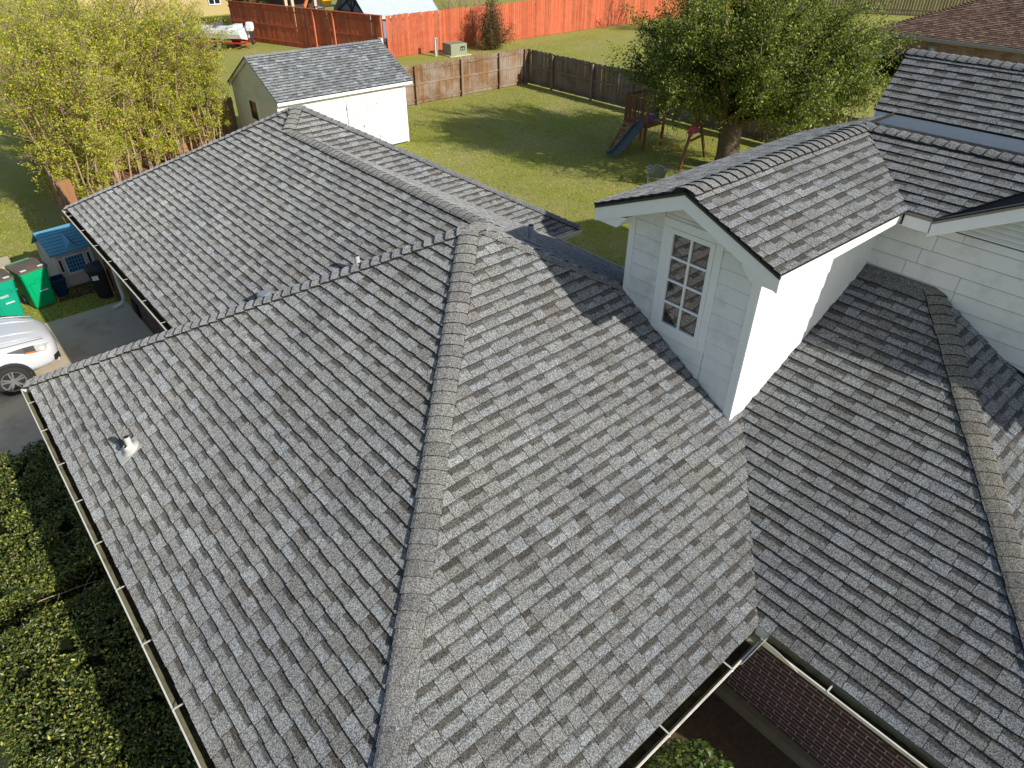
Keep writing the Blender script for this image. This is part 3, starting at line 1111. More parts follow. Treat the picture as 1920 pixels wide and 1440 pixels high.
# upper wall (x = XW, facing -x)
o = MB()
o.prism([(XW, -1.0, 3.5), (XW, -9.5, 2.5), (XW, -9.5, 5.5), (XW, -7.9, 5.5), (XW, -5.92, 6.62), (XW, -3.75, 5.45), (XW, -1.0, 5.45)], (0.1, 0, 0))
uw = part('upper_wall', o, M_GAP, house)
zg = lambda y: 5.45 + SG * (-3.72 - y)
wp = [[(-5.92, 3.0), (YD - 0.0, 4.62), (YD, 5.50), (-3.72, 5.45), (-5.92, zg(-5.92))], [(-9.4, 2.9), (-5.92, 3.0), (-5.92, zg(-5.92)), (-7.9, 5.5), (-9.4, 5.5)]]
jr = random.Random(5)
JO = {k: [jr.uniform(-9, -3.4) for _ in range(3)] for k in range(40)}
LV0 = 5.385
siding((XW, 0, 0), (0, 1, 0), (-1, 0, 0), [[(-9.4, 2.9), (YD, 4.62), (YD, LV0 - 0.02), (-9.4, LV0 - 0.02)], [(-3.86, LV0 - 0.02), (YD, LV0 - 0.02), (YD, 5.5), (-3.86, 5.5)]], 0.19, M_SIDING, uw, 4.706 - 0.19 * 10, lambda k: sorted(JO[k]))
# louvre vent filling the gable
o = MB()
o.prism([(XW - 0.004, -3.90, LV0), (XW - 0.004, -7.9, LV0), (XW - 0.004, -5.92, LV0 + 1.05)], (0.003, 0, 0))
lv = part('louvre_vent', o, M_SOFFIT, house)
z = LV0 + 0.01
while z < LV0 + 1.0:
    h_ = (z - LV0) / SG
    y0, y1 = -3.90 - h_, -7.94 + h_
    if y0 - y1 < 0.2:
        break
    o = MB()
    o.prism([(XW - 0.005, y0, z + 0.05), (XW - 0.005, y1, z + 0.05), (XW - 0.045, y1, z - 0.005), (XW - 0.045, y0, z - 0.005)], (0, 0, 0.01))
    part('slat', o, M_WHITE, lv)
    z += 0.062
# eave and rake boards of the big gable
board('fascia', (3.645, -3.40, 5.525), (3.645, -3.70, 5.525), 0.15, 0.02, (1, 0, 0), M_FASCIA)
for yo, zz in ((-3.69, 5.53), (-8.1, 5.53 + SG * (-3.685 + 8.1 - 2 * (8.1 - 5.92)))):
    o = MB()
    zt = 5.53 + SG * (5.92 - 3.685)
    o.prism([(3.645, -5.92, zt - 0.05), (3.645, yo, zz - 0.05), (3.645, yo, zz - 0.205), (3.645, -5.92, zt - 0.205)], (0.025, 0, 0))
    part('rake_board', o, M_FASCIA, house)
    o = MB()
    o.prism([(3.632, -5.92, zt + 0.002), (3.632, yo, zz + 0.002), (3.632, yo, zz - 0.055), (3.632, -5.92, zt - 0.055)], (0.03, 0, 0))
    part('drip_edge', o, M_TAUPE, house)
    o = MB()
    o.prism([(3.672, -5.92, zt - 0.12), (3.672, yo, zz - 0.12), (XW, yo, zz - 0.12), (XW, -5.92, zt - 0.12)], (0, 0, 0.02))
    part('soffit', o, M_FASCIA, house)
o = MB()
o.prism([(3.632, -3.40, 5.562), (3.632, -3.69, 5.562), (3.632, -3.69, 5.505), (3.632, -3.40, 5.505)], (0.012, 0, 0))
part('drip_edge', o, M_TAUPE, house)
o = MB()
o.box(3.67, XW, -3.75, YD, 5.36, 5.375)
part('soffit', o, M_FASCIA, house)
# upper block under the highest roof
o = MB()
o.box(6.5, 13.2, -9, -1.72, 0.0, 4.95)
o.box(6.5, 8.9, -9, -1.72, 4.95, 5.92)
part('upper_block', o, M_SIDING, house)
for k in range(6):
    o = MB()
    o.prism([(6.499, -9, 5.05 + k * 0.16), (6.499, -1.80, 5.05 + k * 0.16), (6.499, -1.80, 5.21 + k * 0.16), (6.499, -9, 5.21 + k * 0.16)], (-0.012 - 0.0, 0, 0))
    part('siding_board', o, M_SIDING, uw)
o = MB()
o.box(6.478, 6.56, -1.80, -1.70, 4.6, 5.95)
part('corner_board', o, M_FASCIA, uw)
board('fascia', (6.235, -9, 5.90), (6.235, -1.68, 5.90), 0.15, 0.02, (1, 0, 0), M_FASCIA)
o = MB()
o.box(6.26, 6.5, -9, -1.72, 5.74, 5.755)
part('soffit', o, M_FASCIA, house)
o = MB()
o.prism([(6.23, -1.685, 5.90), (7.37, -1.465, 6.515), (7.37, -1.465, 6.36), (6.23, -1.685, 5.75)], (0, -0.025, 0))
part('rake_board', o, M_FASCIA, house)

# ------------------------------------------------------------------ foliage helpers
def leaf_mesh(name, P, size, cols, mat, parent=None, up=0.5, kind=None, aspect=0.55, nrm=None):
    """many small folded leaves (two triangles each) as one mesh"""
    P = np.asarray(P, np.float32)
    n = len(P)
    d = RNG.normal(size=(n, 3)).astype(np.float32)
    d /= np.linalg.norm(d, axis=1, keepdims=True)
    nn = RNG.normal(size=(n, 3)).astype(np.float32)
    nn[:, 2] = np.abs(nn[:, 2]) + up
    if nrm is not None:
        nn += nrm
    nn /= np.linalg.norm(nn, axis=1, keepdims=True)
    t = np.cross(nn, d)
    t /= np.linalg.norm(t, axis=1, keepdims=True) + 1e-9
    b = np.cross(nn, t)
    L = (size * RNG.uniform(0.65, 1.35, n)).astype(np.float32)[:, None]
    Wd = L * aspect
    v = np.empty((n, 4, 3), np.float32)
    v[:, 0] = P - t * L / 2
    v[:, 1] = P + b * Wd / 2 + nn * L * 0.08
    v[:, 2] = P + t * L / 2
    v[:, 3] = P - b * Wd / 2 + nn * L * 0.08
    base = np.arange(n, dtype=np.int32)[:, None] * 4
    loops = np.concatenate([base + np.array([0, 1, 2], np.int32), base + np.array([0, 2, 3], np.int32)], axis=1).reshape(-1)
    me = bpy.data.meshes.new(name)
    me.vertices.add(n * 4)
    me.vertices.foreach_set('co', v.reshape(-1))
    me.loops.add(n * 6)
    me.loops.foreach_set('vertex_index', loops)
    me.polygons.add(n * 2)
    me.polygons.foreach_set('loop_start', np.arange(0, n * 6, 3, dtype=np.int32))
    me.polygons.foreach_set('loop_total', np.full(n * 2, 3, np.int32))
    me.update(calc_edges=True)
    pal = np.array([c[:3] for c in cols], np.float32)
    wt = np.array([c[3] for c in cols])
    k = RNG.choice(len(pal), n, p=wt / wt.sum())
    cc = pal[k] * RNG.uniform(0.75, 1.25, (n, 1)).astype(np.float32)
    a = me.attributes.new('Col', 'FLOAT_COLOR', 'FACE')
    a.data.foreach_set('color', np.repeat(np.concatenate([cc, np.ones((n, 1), np.float32)], 1), 2, axis=0).astype(np.float32).reshape(-1))
    me.materials.append(mat)
    return link(name, me, parent, kind)


def rv(a=1.0):
    return Vector(RNG.normal(size=3)) * a


def limb(mb, p0, p1, r0, r1, n=5, k=5, sag=0.12, wob=0.05):
    """curved tapering limb; returns its points"""
    p0, p1 = Vector(p0), Vector(p1)
    L = (p1 - p0).length
    mid = (p0 + p1) / 2 + Vector((0, 0, L * sag)) + rv(L * wob)
    pts = []
    for i in range(k + 1):
        t = i / k
        q = p0 * (1 - t) ** 2 + mid * 2 * t * (1 - t) + p1 * t * t
        if 0 < i < k:
            q += rv(L * wob * 0.25)
        pts.append(q)
    mb.tube(pts, [r0 + (r1 - r0) * i / k for i in range(k + 1)], n)
    return pts


def clumpy_tree(name, label, base, trunk_h, trunk_r, centre, radii, nlimb, ntwig, nleaf, size, cols, bark, mat, group=None, lean=(0, 0, 0), spread=0.22, up=0.4, thin=0.03):
    t = thing(name, label, 'tree' if 'tree' in name else 'shrub', base, 0, group, True)
    base = Vector(base)
    w_ = MB()
    fork = base + Vector((lean[0], lean[1], trunk_h))
    w_.tube([base - Vector((0, 0, 0.2)), base + Vector((0, 0, 0.12)), base.lerp(fork, 0.35) + rv(0.03), base.lerp(fork, 0.75) + rv(0.03), fork, fork + Vector((0, 0, 0.3))],
            [trunk_r * 1.6, trunk_r * 1.25, trunk_r, trunk_r * 0.93, trunk_r * 1.0, trunk_r * 0.5], 14)
    c = Vector(centre)
    tw = MB()
    leaves = []
    for i in range(nlimb):
        d = rv().normalized()
        if d.z < -0.45:
            d.z *= -0.4
        rr = RNG.uniform(0.55, 1.0) ** 0.6
        tip = c + Vector((d.x * radii[0] * rr, d.y * radii[1] * rr, d.z * radii[2] * rr))
        st = fork - Vector((0, 0, RNG.uniform(0, 0.35) * trunk_h * 0.4))
        pts = limb(w_, st, tip, trunk_r * RNG.uniform(0.16, 0.34), thin, 6, 6, 0.10, 0.07)
        for j in range(ntwig):
            q = pts[2 + int(RNG.integers(0, len(pts) - 2))].lerp(pts[-1], RNG.uniform(0, 0.6))
            L = RNG.uniform(0.35, 1.0) * (radii[0] + radii[2]) * spread
            e = q + (rv().normalized() + (q - c).normalized() * 0.7 + Vector((0, 0, 0.15))) * L * 0.6
            tp = limb(tw, q, e, thin * 0.5, thin * 0.15, 3, 3, 0.05, 0.1)
            for m in range(nleaf):
                s_ = RNG.uniform(0.15, 1.08)
                leaves.append(q.lerp(e, s_) + rv(L * 0.11))
    part('trunk', w_, bark, t, True)
    part('twigs', tw, M_TWIG, t, True)
    leaf_mesh('crown', leaves, size, cols, mat, t, up)
    return t


# big tree in the back yard
OAK = [(0.12, 0.165, 0.028, 4), (0.19, 0.25, 0.04, 4), (0.31, 0.36, 0.06, 2.8), (0.06, 0.085, 0.018, 3), (0.18, 0.15, 0.05, 0.6)]
clumpy_tree('oak_tree', 'broad dark green tree with a thick trunk beside the playset', (18.5, 8.1, 0), 1.75, 0.43, (18.75, 7.8, 4.0), (4.3, 4.5, 2.7), 120, 17, 85, 0.085, OAK, M_BARK, M_LEAF, None, (-0.1, 0.1, 0), 0.22, 0.3)
# small bare tree further back: it throws the shadow on the red fence
BUD = [(0.30, 0.10, 0.05, 3), (0.20, 0.12, 0.05, 2), (0.18, 0.16, 0.05, 1)]
clumpy_tree('budding_tree', 'small reddish budding tree partly hidden behind the big green tree', (43.0, 27.0, 0), 1.2, 0.12, (43.0, 27.0, 4.0), (2.3, 2.3, 2.4), 34, 10, 5, 0.10, BUD, M_TWIG, M_LEAF, None, (0, 0, 0), 0.2, 0.3, 0.02)
# red tip shrub by the red fence
TIP = [(0.05, 0.075, 0.022, 4), (0.08, 0.10, 0.03, 3), (0.26, 0.07, 0.04, 2.2), (0.18, 0.09, 0.045, 1.5)]
t = thing('red_tip_shrub', 'upright dark shrub with reddish leaf tips against the orange red fence', 'shrub', (27.3, 32.9, 0), 0, None, True)
wb, lv_ = MB(), []
for i in range(80):
    a = RNG.uniform(0, 6.28)
    hgt = RNG.uniform(0.7, 2.15) if i % 4 else RNG.uniform(2.2, 3.0)
    rr = RNG.uniform(0.1, 2.0) * (1.15 - hgt / 3.0) + 0.05
    p1 = Vector((27.3 + math.cos(a) * rr * 1.15, 32.9 + math.sin(a) * rr, hgt))
    pts = limb(wb, (27.3 + math.cos(a) * 0.1, 32.9 + math.sin(a) * 0.1, 0), p1, 0.025, 0.008, 4, 4, 0.05, 0.05)
    for q in pts[1:]:
        for k in range(46):
            lv_.append(q + rv(0.16))
part('trunk', wb, M_TWIG, t, True)
leaf_mesh('crown', lv_, 0.085, TIP, M_LEAF, t, 0.3)

# crape myrtles: many pale stems in a vase, thin twigs, young leaves
CM = [(0.40, 0.44, 0.04, 5), (0.50, 0.51, 0.05, 4), (0.26, 0.33, 0.035, 3), (0.55, 0.42, 0.05, 1.3), (0.46, 0.27, 0.05, 0.6)]


def crape(base, hgt, rad, nst, label, seed):
    r = random.Random(seed)
    t = thing('crape_myrtle_tree', label, 'tree', (base[0], base[1], 0), 0, 'crape myrtles along the cedar fence', True)
    st, tw, lv_ = MB(), MB(), []
    for i in range(nst):
        a = 6.283 * i / nst + r.uniform(-0.25, 0.25)
        out = rad * r.uniform(0.15, 1.0) ** 0.7
        h = hgt * r.uniform(0.82, 1.0) - 0.32 * out
        b = Vector((base[0] + math.cos(a) * r.uniform(0.1, 0.75), base[1] + math.sin(a) * r.uniform(0.1, 0.75), -0.05))
        tip = Vector((base[0] + math.cos(a) * out, base[1] + math.sin(a) * out, h))
        mid = b.lerp(tip, 0.5) + Vector((math.cos(a), math.sin(a), 0)) * -0.12 * out + Vector((0, 0, 0.10 * h))
        pts = []
        K = 8
        for k in range(K + 1):
            u = k / K
            pts.append(b * (1 - u) ** 2 + mid * 2 * u * (1 - u) + tip * u * u + Vector((r.gauss(0, 0.03), r.gauss(0, 0.03), 0)))
        r0 = r.uniform(0.022, 0.045)
        st.tube(pts, [r0 * (1 - 0.8 * k / K) for k in range(K + 1)], 6)
        for j in range(30):
            u = r.uniform(0.07, 1.0) ** 0.9
            q = b * (1 - u) ** 2 + mid * 2 * u * (1 - u) + tip * u * u
            L = r.uniform(0.5, 1.25) * (0.6 + 0.5 * u)
            dr = Vector((r.gauss(math.cos(a) * 0.45, 0.5), r.gauss(math.sin(a) * 0.45, 0.5), r.uniform(0.35, 1.1))).normalized()
            e = q + dr * L
            tp = limb(tw, q, e, 0.011, 0.004, 3, 3, 0.04, 0.05)
            for f in range(3):
                s0 = r.uniform(0.3, 0.95)
                qq = q.lerp(e, s0)
                ee = qq + (dr * 0.6 + Vector((r.gauss(0, 0.6), r.gauss(0, 0.6), r.uniform(-0.1, 0.7)))).normalized() * L * 0.42
                tw.tube([qq, ee], [0.005, 0.003], 3, 0, False)
                for m in range(17):
                    lv_.append(qq.lerp(ee, r.uniform(0.3, 1.05)) + Vector((r.gauss(0, 0.055), r.gauss(0, 0.055), r.gauss(0, 0.05))))
    part('stems', st, M_STEM, t, True)
    part('twigs', tw, M_STEM, t, True)
    leaf_mesh('crown', lv_, 0.064, CM, M_LEAF, t, 0.2)


crape((-1.05, 18.9), 5.2, 1.9, 20, 'leftmost crape myrtle, leaning out over the left lawn', 1)
crape((0.15, 20.6), 5.8, 1.9, 18, 'second crape myrtle from the left behind the rear roof hip', 2)
crape((1.5, 21.7), 6.0, 1.9, 18, 'middle crape myrtle with pale stems before the cedar fence', 3)
crape((2.9, 22.4), 5.9, 1.7, 18, 'second crape myrtle from the white shed', 4)
crape((4.25, 22.6), 5.0, 1.35, 16, 'crape myrtle next to the white shed', 5)
crape((0.6, 26.2), 5.6, 2.0, 16, 'crape myrtle farthest back, beyond the cedar fence', 6)


# hedges ------------------------------------------------------------
HEDGE = [(0.08, 0.11, 0.022, 5), (0.13, 0.165, 0.03, 4), (0.21, 0.235, 0.042, 2.6), (0.38, 0.36, 0.06, 1.2), (0.04, 0.06, 0.016, 3), (0.16, 0.10, 0.05, 0.25)]
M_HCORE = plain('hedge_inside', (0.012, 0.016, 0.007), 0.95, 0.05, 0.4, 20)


def hedge(x0, x1, y0, y1, h, label, dens=4300):
    t = thing('hedge', label, 'hedge', ((x0 + x1) / 2, (y0 + y1) / 2, 0), 0, None, True)
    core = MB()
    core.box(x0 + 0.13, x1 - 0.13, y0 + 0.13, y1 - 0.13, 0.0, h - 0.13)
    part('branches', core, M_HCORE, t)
    P = []
    for (n_, f) in (((x1 - x0) * (y1 - y0), 't'), ((x1 - x0) * h, 's'), ((x1 - x0) * h, 'n'), ((y1 - y0) * h, 'w'), ((y1 - y0) * h, 'e')):
        k = int(n_ * dens)
        a, b = RNG.uniform(0, 1, k), RNG.uniform(0, 1, k)
        dep = np.abs(RNG.normal(0, 0.07, k)) + (RNG.uniform(0, 1, k) < 0.2) * RNG.uniform(0, 0.12, k)
        if f == 't':
            q = np.stack([x0 + a * (x1 - x0), y0 + b * (y1 - y0), h - dep], 1)
        elif f in 'sn':
            yy = (y0 + dep) if f == 's' else (y1 - dep)
            q = np.stack([x0 + a * (x1 - x0), yy, b * h], 1)
        else:
            xx = (x0 + dep) if f == 'w' else (x1 - dep)
            q = np.stack([xx, y0 + a * (y1 - y0), b * h], 1)
        P.append(q)
    P = np.concatenate(P)
    # uneven outline: push leaves along slow noise, round the edges
    nz = np.array([[mnoise.noise(Vector(p * 2.2)), mnoise.noise(Vector(p * 2.2 + 9)), mnoise.noise(Vector(p * 2.6 + 31))] for p in P])
    P = P + nz * np.array([0.09, 0.09, 0.09])
    P[:, 2] = np.maximum(P[:, 2], 0.02)
    keep = np.array([mnoise.noise(Vector(p * 4.5 + 77)) > -0.36 for p in P])
    leaf_mesh('foliage', P[keep], 0.043, HEDGE, M_GLOSSY, t, 0.5, None, 0.5)
    return t


hedge(-6.7, -4.72, 1.86, 5.05, 1.42, 'clipped hedge below the front gutter, the one nearer the driveway')
hedge(-6.22, -4.70, -3.4, 1.46, 1.42, 'clipped hedge below the front gutter, at the bottom left corner')
o = MB()
for k in range(5):
    limb(o, (-5.9 + 0.3 * k, 1.72, 0.9), (-5.75 + 0.42 * k, 1.58 + 0.05 * k, 1.33 + 0.03 * k), 0.008, 0.003, 4, 4, 0.1, 0.06)
limb(o, (-5.6, 1.9, 1.15), (-4.85, 1.62, 1.25), 0.010, 0.003, 4, 5, 0.05, 0.05)
part('twigs', o, M_STEM, bpy.data.objects['hedge'])
# evergreen by the front bed
t = thing('evergreen_bush', 'small glossy bush below the front gutter in the sunlit bed', 'bush', (-0.85, -4.75, 0), 0, None, True)
P = RNG.normal(size=(2600, 3))
P /= np.linalg.norm(P, axis=1, keepdims=True)
P = P * (RNG.uniform(0.25, 1, (2600, 1)) ** 0.4) * np.array([0.62, 0.55, 0.42]) + np.array([-0.85, -4.75, 0.42])
leaf_mesh('foliage', P[P[:, 2] > 0.02], 0.075, [(0.05, 0.09, 0.018, 4), (0.09, 0.14, 0.025, 3), (0.16, 0.20, 0.04, 1)], M_GLOSSY, t, 0.5, None, 0.5)
o = MB()
for k in range(9):
    limb(o, (-0.85, -4.75, 0), (-0.85 + RNG.uniform(-.45, .45), -4.75 + RNG.uniform(-.4, .4), RNG.uniform(.35, .7)), 0.012, 0.004, 4, 3)
part('stems', o, M_TWIG, t)


# grass -------------------------------------------------------------
def blades(name, regions, col, n, hgt):
    P = []
    tot = sum((r[1] - r[0]) * (r[3] - r[2]) * r[4] for r in regions)
    for r in regions:
        k = int(n * (r[1] - r[0]) * (r[3] - r[2]) * r[4] / tot)
        P.append(np.stack([RNG.uniform(r[0], r[1], k), RNG.uniform(r[2], r[3], k), np.zeros(k)], 1))
    P = np.concatenate(P).astype(np.float32)
    nz = np.array([mnoise.noise(Vector((p[0] * 0.5, p[1] * 0.5, 0))) + 0.6 * mnoise.noise(Vector((p[0] * 2.1, p[1] * 2.1, 4))) for p in P], np.float32)
    keep = RNG.uniform(-0.9, 0.9, len(P)) > -nz * 0.5 - 0.45
    P, nz = P[keep], nz[keep]
    m = len(P)
    a = RNG.uniform(0, 6.28, m).astype(np.float32)
    h = (hgt * RNG.uniform(0.5, 1.3, m)).astype(np.float32)
    wd = 0.016
    v = np.empty((m, 3, 3), np.float32)
    dx, dy = np.cos(a) * wd, np.sin(a) * wd
    v[:, 0] = P; v[:, 1] = P; v[:, 2] = P
    v[:, 0, 0] -= dx; v[:, 0, 1] -= dy
    v[:, 1, 0] += dx; v[:, 1, 1] += dy
    v[:, 2, 0] += RNG.normal(0, 0.035, m); v[:, 2, 1] += RNG.normal(0, 0.035, m); v[:, 2, 2] += h
    me = bpy.data.meshes.new(name)
    me.vertices.add(m * 3)
    me.vertices.foreach_set('co', v.reshape(-1))
    me.loops.add(m * 3)
    me.loops.foreach_set('vertex_index', np.arange(m * 3, dtype=np.int32))
    me.polygons.add(m)
    me.polygons.foreach_set('loop_start', np.arange(0, m * 3, 3, dtype=np.int32))
    me.polygons.foreach_set('loop_total', np.full(m, 3, np.int32))
    me.update(calc_edges=True)
    k = RNG.choice(3, m)
    tanp = RNG.uniform(0, 1, m) < np.clip(0.22 - nz * 1.1, 0.03, 0.85)
    k[tanp] = 3
    k[(RNG.uniform(0, 1, m) < 0.15) & ~tanp] = 4
    cc = np.array(col, np.float32)[k] * RNG.uniform(0.7, 1.3, (m, 1)).astype(np.float32)
    at = me.attributes.new('Col', 'FLOAT_COLOR', 'FACE')
    at.data.foreach_set('color', np.concatenate([cc, np.ones((m, 1), np.float32)], 1).astype(np.float32).reshape(-1))
    me.materials.append(M_BLADE)
    o = link(name, me)
    o['kind'] = 'stuff'


blades('grass', [(5.9, 22.2, 3.0, 18.6, 1.0), (11.4, 22.2, 18.6, 23.6, 1.0), (-8.0, -2.1, 12.0, 15.5, 2.2), (-8.0, -2.3, 15.5, 22, 1.2), (22.8, 36, 10, 33, 0.35)],
       [(0.25, 0.31, 0.042), (0.33, 0.37, 0.06), (0.42, 0.40, 0.10), (0.52, 0.44, 0.19), (0.17, 0.23, 0.04)], 120000, 0.035)


# ------------------------------------------------------------------ fences
def fence_board_mesh(name, w_, h, mat, ear=True, th=0.018):
    m = MB()
    e = 0.025 if ear else 0.0
    prof = [(-w_ / 2, 0), (w_ / 2, 0), (w_ / 2, h - e), (w_ / 2 - e, h), (-w_ / 2 + e, h), (-w_ / 2, h - e)] if ear else [(-w_ / 2, 0), (w_ / 2, 0), (w_ / 2, h), (-w_ / 2, h)]
    m.prism([(x, 0, z) for x, z in prof], (0, th, 0))
    return m.mesh(name, mat)


def fence(name, label, a, b, h, bw_, mat, post_at=(), post_side=-1, rails=(0.25, 0.95, 1.6), gap=0.006, railmat=None, postmat=None, group=None, ear=True, gaps=(), lift=0.04, posth=0.0, limit=300):
    a, b = Vector((*a, 0)), Vector((*b, 0))
    L = (b - a).length
    t = (b - a) / L
    rz = math.atan2(t.y, t.x)
    f = thing(name, label, 'fence', a, rz, group)
    vs = [fence_board_mesh('board', bw_ - gap, h + d, mat, ear) for d in (-0.02, 0.0, 0.015)]
    n = int(L / bw_)
    rest = MB()
    for i in range(n):
        x = (i + 0.5) * bw_
        if any(g0 < x < g1 for g0, g1 in gaps):
            continue
        if i >= limit:
            rest.box(x - bw_ / 2 + gap / 2, x + bw_ / 2 - gap / 2, 0, 0.018, lift, lift + h)
            continue
        o = bpy.data.objects.new('board', vs[random.randrange(3)])
        C.objects.link(o)
        o.parent = f
        o.location = (x, random.uniform(-0.004, 0.004), lift + random.uniform(-0.012, 0.012))
        o.rotation_euler = (random.gauss(0, 0.006), random.gauss(0, 0.005), 0)
    if rest.f:
        part('boards', rest, mat, f, kind='stuff')
    for z in rails:
        m = MB()
        y0, y1 = (-0.045, -0.006) if post_side < 0 else (0.024, 0.062)
        m.box(0, L, y0, y1, z - 0.045, z + 0.045)
        part('rail', m, railmat or mat, f)
    for p in post_at:
        m = MB()
        y0, y1 = (-0.14, -0.048) if post_side < 0 else (0.065, 0.155)
        m.box(p - 0.05, p + 0.05, y0, y1, -0.2, h + posth)
        part('post', m, postmat or railmat or mat, f)
    return f


fence('wooden_fence', 'weathered brown board fence across the back lawn, from the white shed to the corner', (11.35, 23.75), (22.25, 23.75), 1.76, 0.142, M_FENCE, (1.1, 3.65, 6.45, 8.95, 10.75), -1)
fence('wooden_fence', 'shaded grey brown board fence running behind the playset and big tree', (22.3, 23.85), (22.55, -4.0), 1.70, 0.142, M_FENCEG, (0.2, 2.15, 5.0, 7.6, 10.2, 12.8, 15.4, 18.0, 20.6, 23.2, 25.8), -1, lift=0.05)
fence('cedar_fence', 'orange cedar fence behind the pale crape myrtle stems', (-1.6, 23.2), (4.7, 23.2), 1.78, 0.142, M_ORANGE, (0.1, 2.4, 4.8), 1)
fence('cedar_fence', 'dark fence along the left lawn, running back from the rear gutter', (-2.15, 12.0), (-1.62, 23.2), 1.78, 0.142, M_FENCE, (0.1, 2.5, 4.9, 7.3, 9.7), -1)
g = thing('wooden_gate', 'dark board gate in shadow beside the white shed', 'gate', (4.72, 23.2, 0), 0)
gm = fence_board_mesh('board', 0.134, 1.72, M_FENCE, True)
for i in range(8):
    o = bpy.data.objects.new('board', gm)
    C.objects.link(o)
    o.parent = g
    o.location = (0.07 + i * 0.14, 0, 0.08)
for z in (0.35, 1.0, 1.6):
    m = MB()
    m.box(0.0, 1.12, -0.04, -0.002, z - 0.045, z + 0.045)
    part('rail', m, M_FENCE, g)
m = MB()
m.bar((0.04, -0.02, 0.38), (1.08, -0.02, 1.58), 0.03, 0.08, (0, 0, 1))
part('brace', m, M_FENCE, g)
# short return of tan boards by the rear hip
fence('fence_return', 'short tan run of boards by the rear gutter corner', (-2.02, 16.7), (-1.55, 16.7), 1.75, 0.155, M_ORANGE, (), 1, (0.4, 1.5))

fence('red_fence', 'sunlit orange red board fence along the back of the yards', (20.3, 34.55), (62, 34.75), 2.38, 0.19, M_RED, (), 1, (0.3, 1.2, 2.1), 0.008, M_RED, M_RED, None, False, (), 0.02)
rf = fence('red_fence', 'shaded dark red fence with capped rail and pale posts, behind the shed', (20.05, 34.5), (15.7, 47.5), 2.38, 0.19, M_RED, (0.08, 4.0, 5.7), 1, (0.3, 1.2, 2.1), 0.008, M_RED, M_REDPOST, None, False, (), 0.02, 0.02)
m = MB()
m.box(0, 13.7, -0.04, 0.16, 2.41, 2.45)
part('cap_rail', m, M_RED, rf)
for p in (4.4, 6.3):
    m = MB()
    m.box(p - 0.04, p + 0.04, 0.02, 0.07, 0.02, 2.4)
    part('post', m, M_REDPOST, rf)
fence('far_fence', 'dark far fence with sunlit gaps beyond the brown roofed house', (60.0, 31.0), (69.0, 17.0), 1.9, 0.24, M_FARWOOD, (), 1, (0.4, 1.5), 0.05, None, None, None, False)

# ------------------------------------------------------------------ white shed
sh = thing('garden_shed', 'white board shed with double doors and grey shingled roof', 'shed', (8.5, 20.7, 0), 0, None, True)
sx0, sx1, sy0, sy1 = 5.80, 11.23, 18.78, 22.75
yr = 20.72
wz, rzz = 2.36, 3.55
sl_ = (3.62 - 2.44) / (yr - 18.52)
o = MB()
o.box(sx0 + 0.03, sx1 - 0.03, sy0 + 0.03, sy1 - 0.03, 0, wz)
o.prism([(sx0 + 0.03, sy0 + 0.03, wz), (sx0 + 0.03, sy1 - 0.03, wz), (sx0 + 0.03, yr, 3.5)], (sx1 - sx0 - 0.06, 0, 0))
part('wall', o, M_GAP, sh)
bwid = 0.205
n = int((sx1 - sx0) / bwid)
for i in range(n + 1):
    x = sx0 + i * bwid
    o = MB()
    o.box(x + 0.003, min(x + bwid - 0.003, sx1), sy0, sy0 + 0.03, 0.05, wz)
    part('wall_board', o, M_SHEDW, sh)
for i in range(int((sy1 - sy0) / bwid) + 1):
    y0 = sy0 + 0.03 + i * bwid
    y1 = min(y0 + bwid - 0.006, sy1)
    zt = lambda y: 3.56 - sl_ * abs(y - yr)
    if 20.56 < y0 + 0.1 < 21.36:
        for zz0, zz1 in ((0.05, 1.32), (2.1, None)):
            o = MB()
            o.prism([(sx0, y0 + 0.003, zz0), (sx0, y1, zz0), (sx0, y1, zz1 or zt(y1)), (sx0, y0 + 0.003, zz1 or zt(y0))], (0.03, 0, 0))
            part('wall_board', o, M_SHEDW, sh)
    else:
        o = MB()
        o.prism([(sx0, y0 + 0.003, 0.05), (sx0, y1, 0.05), (sx0, y1, zt(y1)), (sx0, y0 + 0.003, zt(y0))], (0.03, 0, 0))
        part('wall_board', o, M_SHEDW, sh)
o = MB()
o.box(sx0 - 0.02, sx0 - 0.002, sy0 + 0.1, sy1, 2.30, 2.38)
part('trim', o, M_SHEDW, sh)
for x in (sx0 - 0.012, sx1 - 0.07):
    o = MB()
    o.box(x, x + 0.085, sy0 - 0.018, sy0 - 0.002, 0.03, wz)
    part('corner_board', o, M_FASCIA, sh)
for x0, x1 in ((8.545, 9.205), (9.215, 9.865)):
    o = MB()
    o.box(x0, x1, sy0 - 0.03, sy0 - 0.003, 0.10, 2.02)
    d = part('door', o, M_SHEDW, sh)
    for k in (1, 2):
        xx = x0 + (x1 - x0) * k / 3
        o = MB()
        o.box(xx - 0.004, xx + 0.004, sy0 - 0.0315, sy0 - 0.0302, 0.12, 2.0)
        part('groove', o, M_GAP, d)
    for zz in (0.45, 1.7):
        o = MB()
        hx = x0 - 0.02 if x0 < 9 else x1 - 0.01
        o.box(hx, hx + 0.03, sy0 - 0.034, sy0 - 0.0305, zz, zz + 0.08)
        part('hinge', o, M_EDGE, d)
o = MB()
o.box(9.17, 9.20, sy0 - 0.05, sy0 - 0.031, 0.95, 1.05)
part('latch', o, M_EDGE, sh)
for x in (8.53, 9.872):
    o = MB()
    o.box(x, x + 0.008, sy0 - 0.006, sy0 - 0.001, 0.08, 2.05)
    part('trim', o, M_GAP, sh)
o = MB()
o.box(sx0 - 0.012, sx0 + 0.012, 20.58, 21.34, 1.34, 2.08)
wn = part('window', o, M_GLASS, sh)
